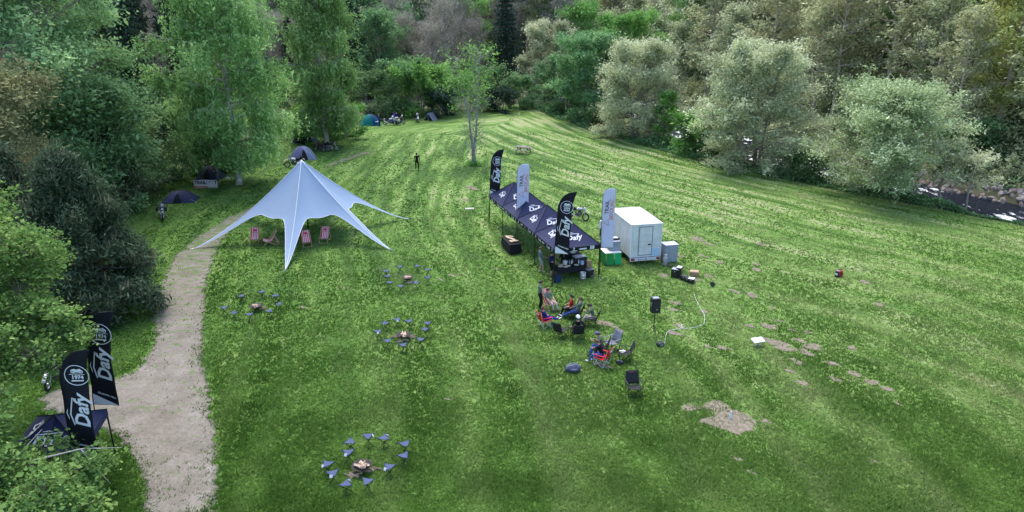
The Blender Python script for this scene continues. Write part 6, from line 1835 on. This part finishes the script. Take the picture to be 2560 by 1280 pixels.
for k, (u, v_, z, s_, lb, m_) in enumerate(((2.3, 2.5, .907, .3, "white box on the dark counter table", M_WPLAS), (2.5, 2.9, .907, .34, "brown cardboard box on the dark counter table", M_CARD))):
    prop("storage_box", "box", lb, u, v_, z, lambda m: m.box((0, 0, s_ / 2), (s_, s_ * .8, s_)), m_, .2, False, .01)

# speaker, crates, generator and the rest of the lawn
def speaker():
    p = gp(1633, 838)
    st = tag(empty("speaker_stand", (p.x, p.y, 0), R(12)), "black tripod stand carrying the loudspeaker", "speaker stand")
    MB().tube((0, 0, .2), (0, 0, 1.32), .02).build("pole", M_STEEL, st)
    MB().tube((0, 0, .5), (0, 0, .6), .035).build("collar", M_BPLAS, st)
    for k in range(3):
        a = k * 2.094 + .5; c, s_ = math.cos(a), math.sin(a)
        MB().tube((.03 * c, .03 * s_, .52), (.48 * c, .48 * s_, .015), .014).tube((.03 * c, .03 * s_, .2), (.25 * c, .25 * s_, .27), .01).build("leg", M_STEEL, st)
    o = tag(empty("loudspeaker", (p.x, p.y, 1.3), R(12)), "black loudspeaker raised on its tripod right of the seating circle", "loudspeaker")
    MB().box((0, 0, .4), (.46, .38, .8), None, 0, None, .97).build("cabinet", M_BPLAS, o, bevel=.03)
    MB().box((0, -.196, .36), (.4, .012, .6)).build("grille", mat("speaker_grille", (.02, .02, .022), .7, bump=.5, scale=60), o)
    MB().box((.02, -.206, .22), (.1, .008, .03)).build("nameplate", M_ALU, o)
    MB().box((0, 0, .806), (.3, .2, .012)).build("top_plate", M_GREY, o)
    for s_ in (-1, 1): MB().box((s_ * .238, 0, .45), (.02, .12, .2)).build("side_handle", M_ALU, o)
speaker()
def crate(px, py, sx, sy, h, label, top, name="equipment_case"):
    p = gp(px, py); o = tag(empty(name, (p.x, p.y, hz(p.x, p.y)), R(-28)), label, "case")
    MB().box((0, 0, h / 2), (sx, sy, h)).build("body", M_BPLAS, o, bevel=.015)
    MB().box((0, 0, h + .012), (sx * .96, sy * .96, .024)).build("lid", top, o)
    for s_ in (-1, 1): MB().box((s_ * (sx / 2 + .008), 0, h * .7), (.016, .12, .03)).build("handle", M_ALU, o)
    MB().box((0, -sy / 2 - .006, h * .8), (.06, .012, .07)).build("latch", M_ALU, o)
crate(1687, 693, .42, .42, .55, "tall black case with pale lid, leftmost of the pile near the truck", M_GREY)
crate(1697, 693, .3, .4, .66, "narrow black case with white lid beside the tallest one", M_WPLAS)
crate(1709, 700, .42, .32, .26, "low black case in the middle of the pile", M_BPLAS)
crate(1718, 704, .3, .3, .22, "small dark case with orange clip near the end of the pile", M_DKB)
crate(1728, 708, .36, .34, .3, "black case with white lid at the near end of the pile", M_WPLAS)
p = gp(1735, 690); o = tag(empty("cardboard_box", (p.x, p.y, 0), R(-14)), "brown cardboard box lying on the grass behind the black cases", "box")
MB().box((0, 0, .17), (.55, .42, .34)).build("box", M_CARD, o, bevel=.008); MB().box((0, 0, .345), (.53, .1, .008)).build("tape", mat("packing_tape", (.45, .34, .24), .3), o)
p = gp(1781, 716); o = tag(empty("cable_reel", (p.x, p.y, 0)), "small black cable reel alone on the grass", "cable reel")
MB().lathe([(.14, 0), (.14, .02), (.06, .03), (.06, .14), (.14, .15), (.14, .17)], 16, 0, TX(0, 0, .14) @ RX(R(80)) @ TX(0, 0, -.08)).build("drum", M_BPLAS, o); MB().torus((0, 0, .3), .06, .012, None, 0, 12, 5, 'Y').build("handle", M_BPLAS, o)
def generator():
    p = gp(2096, 690); o = tag(empty("generator", (p.x, p.y, hz(p.x, p.y)), R(28)), "small red and silver generator running alone on the right of the meadow", "generator")
    MB().box((.08, 0, .22), (.4, .3, .4), None, 0, None, .8).build("housing", M_REDP, o, bevel=.05)
    MB().box((-.17, 0, .21), (.12, .28, .36), None, 0, None, .85).build("end_panel", M_BPLAS, o, bevel=.03)
    MB().box((-.236, 0, .2), (.012, .18, .12)).build("control_panel", M_WPLAS, o)
    MB().path([(-.12, 0, .4), (-.1, 0, .47), (.16, 0, .47), (.2, 0, .41)], .02, 7).build("handle", M_BPLAS, o)
    MB().box((-.06, 0, .405), (.2, .18, .03)).build("top_cover", mat("pinkish_grey_plastic", (.45, .35, .38), .4), o)
    m = MB()
    for z in (.14, .2, .26): m.box((.1, -.155, z), (.2, .012, .025))
    m.build("vent", M_DPRINT, o)
    for x in (-.14, .22): MB().box((x, 0, .015), (.06, .26, .03)).build("foot", M_RUB, o)
generator()
def dish():
    p = gp(1893, 866); o = tag(empty("satellite_dish", (p.x, p.y, 0), R(18)), "flat white satellite dish on a low stand in the right of the meadow", "satellite dish")
    MB().box((0, 0, .36), (.62, .38, .035), None, 0, (R(14), 0, 0)).build("panel", mat("bright_white_plastic", (.8, .8, .8), .35), o, bevel=.012)
    MB().tube((0, .02, .05), (0, 0, .35), .022).build("mast", M_ALU, o)
    for a in (.4, 1.9, 3.5, 5.1): MB().tube((0, .02, .1), (.26 * math.cos(a), .26 * math.sin(a), .01), .012).build("leg", M_GREY, o)
dish()
def white_cable():
    pts = [(1735, 733), (1741, 752), (1751, 772), (1760, 786), (1761, 800), (1760, 812), (1745, 819), (1730, 821), (1715, 823), (1703, 822), (1696, 815), (1703, 813), (1706, 822), (1690, 824), (1675, 827), (1667, 831), (1663, 845), (1662, 858), (1657, 862)]
    P = [gp(*q, .03) for q in pts]
    o = MB().path([(q.x, q.y, .035 + hz(q.x, q.y)) for q in P], .011, 5).build("extension_cable", M_WPLAS, None, True); tag(o, "white extension cable curving over the grass to the power strip", "cable")
    p = gp(1650, 866); o = tag(empty("power_station", (p.x, p.y, 0), R(20)), "black power box with plugs on the grass below the loudspeaker", "power box")
    MB().box((0, 0, .11), (.34, .26, .2)).build("body", M_BPLAS, o, bevel=.03); MB().path([(-.12, 0, .2), (-.1, 0, .28), (.1, 0, .28), (.12, 0, .2)], .014, 6).build("handle", M_BPLAS, o); MB().box((.02, -.136, .13), (.16, .014, .07)).build("socket_panel", M_GREY, o)
white_cable()
def backpack(px, py, rz, m, label, s_=1.0):
    p = gp(px, py); o = tag(empty("backpack", (p.x, p.y, 0), rz), label, "bag")
    o.scale = (s_,) * 3
    b = MB().path([(-.3, 0, .13), (-.2, 0, .17), (.05, 0, .19), (.25, 0, .17), (.32, 0, .14)], [.07, .15, .18, .16, .08], 12)
    for v_ in b.v: v_.z = max(.0, .17 + (v_.z - .17) * .95)
    b.build("body", m, o, True)
    MB().path([(-.12, -.1, .2), (-.05, -.2, .2), (.12, -.2, .19), (.2, -.12, .18)], [.03, .07, .07, .03], 8).build("pocket", m, o, True)
    for y in (-.05, .07): MB().path([(-.22, y, .31), (-.05, y, .385), (.12, y, .38), (.26, y, .29)], .016, 5).build("strap", M_GREY, o)
backpack(1431, 931, R(10), mat("blue_black_nylon", (.035, .04, .085), .6, col2=(.08, .09, .15), scale=12), "blue-black backpack lying on the grass in front of the circle", 1.15)
backpack(1549, 912, R(-30), M_BLACK, "small black bag on the grass beside the right red chair", .6)
p = gp(1826, 1046); o = tag(empty("water_bottle", (p.x, p.y, hz(p.x, p.y) + .01)), "clear plastic bottle standing upright in the bare soil patch", "bottle")
MB().lathe([(.045, 0), (.05, .02), (.05, .2), (.018, .28), (.018, .3)], 14).build("body", mat("clear_plastic", (.55, .6, .66), .15), o, True); MB().lathe([(.02, .3), (.02, .335)], 10).build("cap", M_WPLAS, o)
p = gp(1174, 523); o = tag(empty("flagstone", (p.x, p.y, hz(p.x, p.y)), R(4)), "pale rectangular slab lying flat in the grass", "flagstone")
MB().box((0, 0, .03), (.72, .42, .05)).build("stone", mat("pale_stone", (.36, .34, .3), .9, col2=(.44, .42, .38), scale=6, bump=.3), o, bevel=.012)
def picnic():
    p = gp(1308, 383); o = tag(empty("picnic_table", (p.x, p.y, hz(p.x, p.y)), R(-28)), "weathered wooden picnic table with benches standing alone in the meadow", "picnic table")
    t = MB()
    for k in range(5): t.box((0, -.32 + .16 * k, .74), (1.85, .15, .045))
    t.build("table_top", M_OLDWOOD, o)
    for s_ in (-1, 1):
        m = MB()
        for k in (0, 1): m.box((0, s_ * (.68 + .14 * k), .44), (1.85, .13, .045))
        m.build("bench", M_OLDWOOD, o)
    for x in (-.62, .62):
        MB().box((x, 0, .4), (.05, 1.6, .1)).build("cross_beam", M_OLDWOOD, o); MB().box((x, 0, .68), (.05, .72, .08)).build("cleat", M_OLDWOOD, o)
        for s_ in (-1, 1): MB().tube((x + .05, s_ * .62, 0), (x + .05, s_ * .26, .7), .05, None, 4).build("leg", M_OLDWOOD, o)
picnic()
def fence():
    o = tag(empty("wooden_fence", (0, 0, 0)), "low dark wooden post and rail fence at the far end of the meadow", "fence")
    a, b = gp(1312, 268), gp(1386, 272)
    for k in range(5):
        q = a.lerp(b, k / 4); MB().box((q.x, q.y, hz(q.x, q.y) + .6), (.16, .16, 1.3), None, 0, None, .9).build("post", M_OLDWOOD, o)
    for h_ in (.45, .85, 1.15):
        MB().tube((a.x, a.y - .12, hz(a.x, a.y) + h_), (b.x, b.y - .12, hz(b.x, b.y) + h_), .06, None, 6).build("rail", M_OLDWOOD, o)
fence()
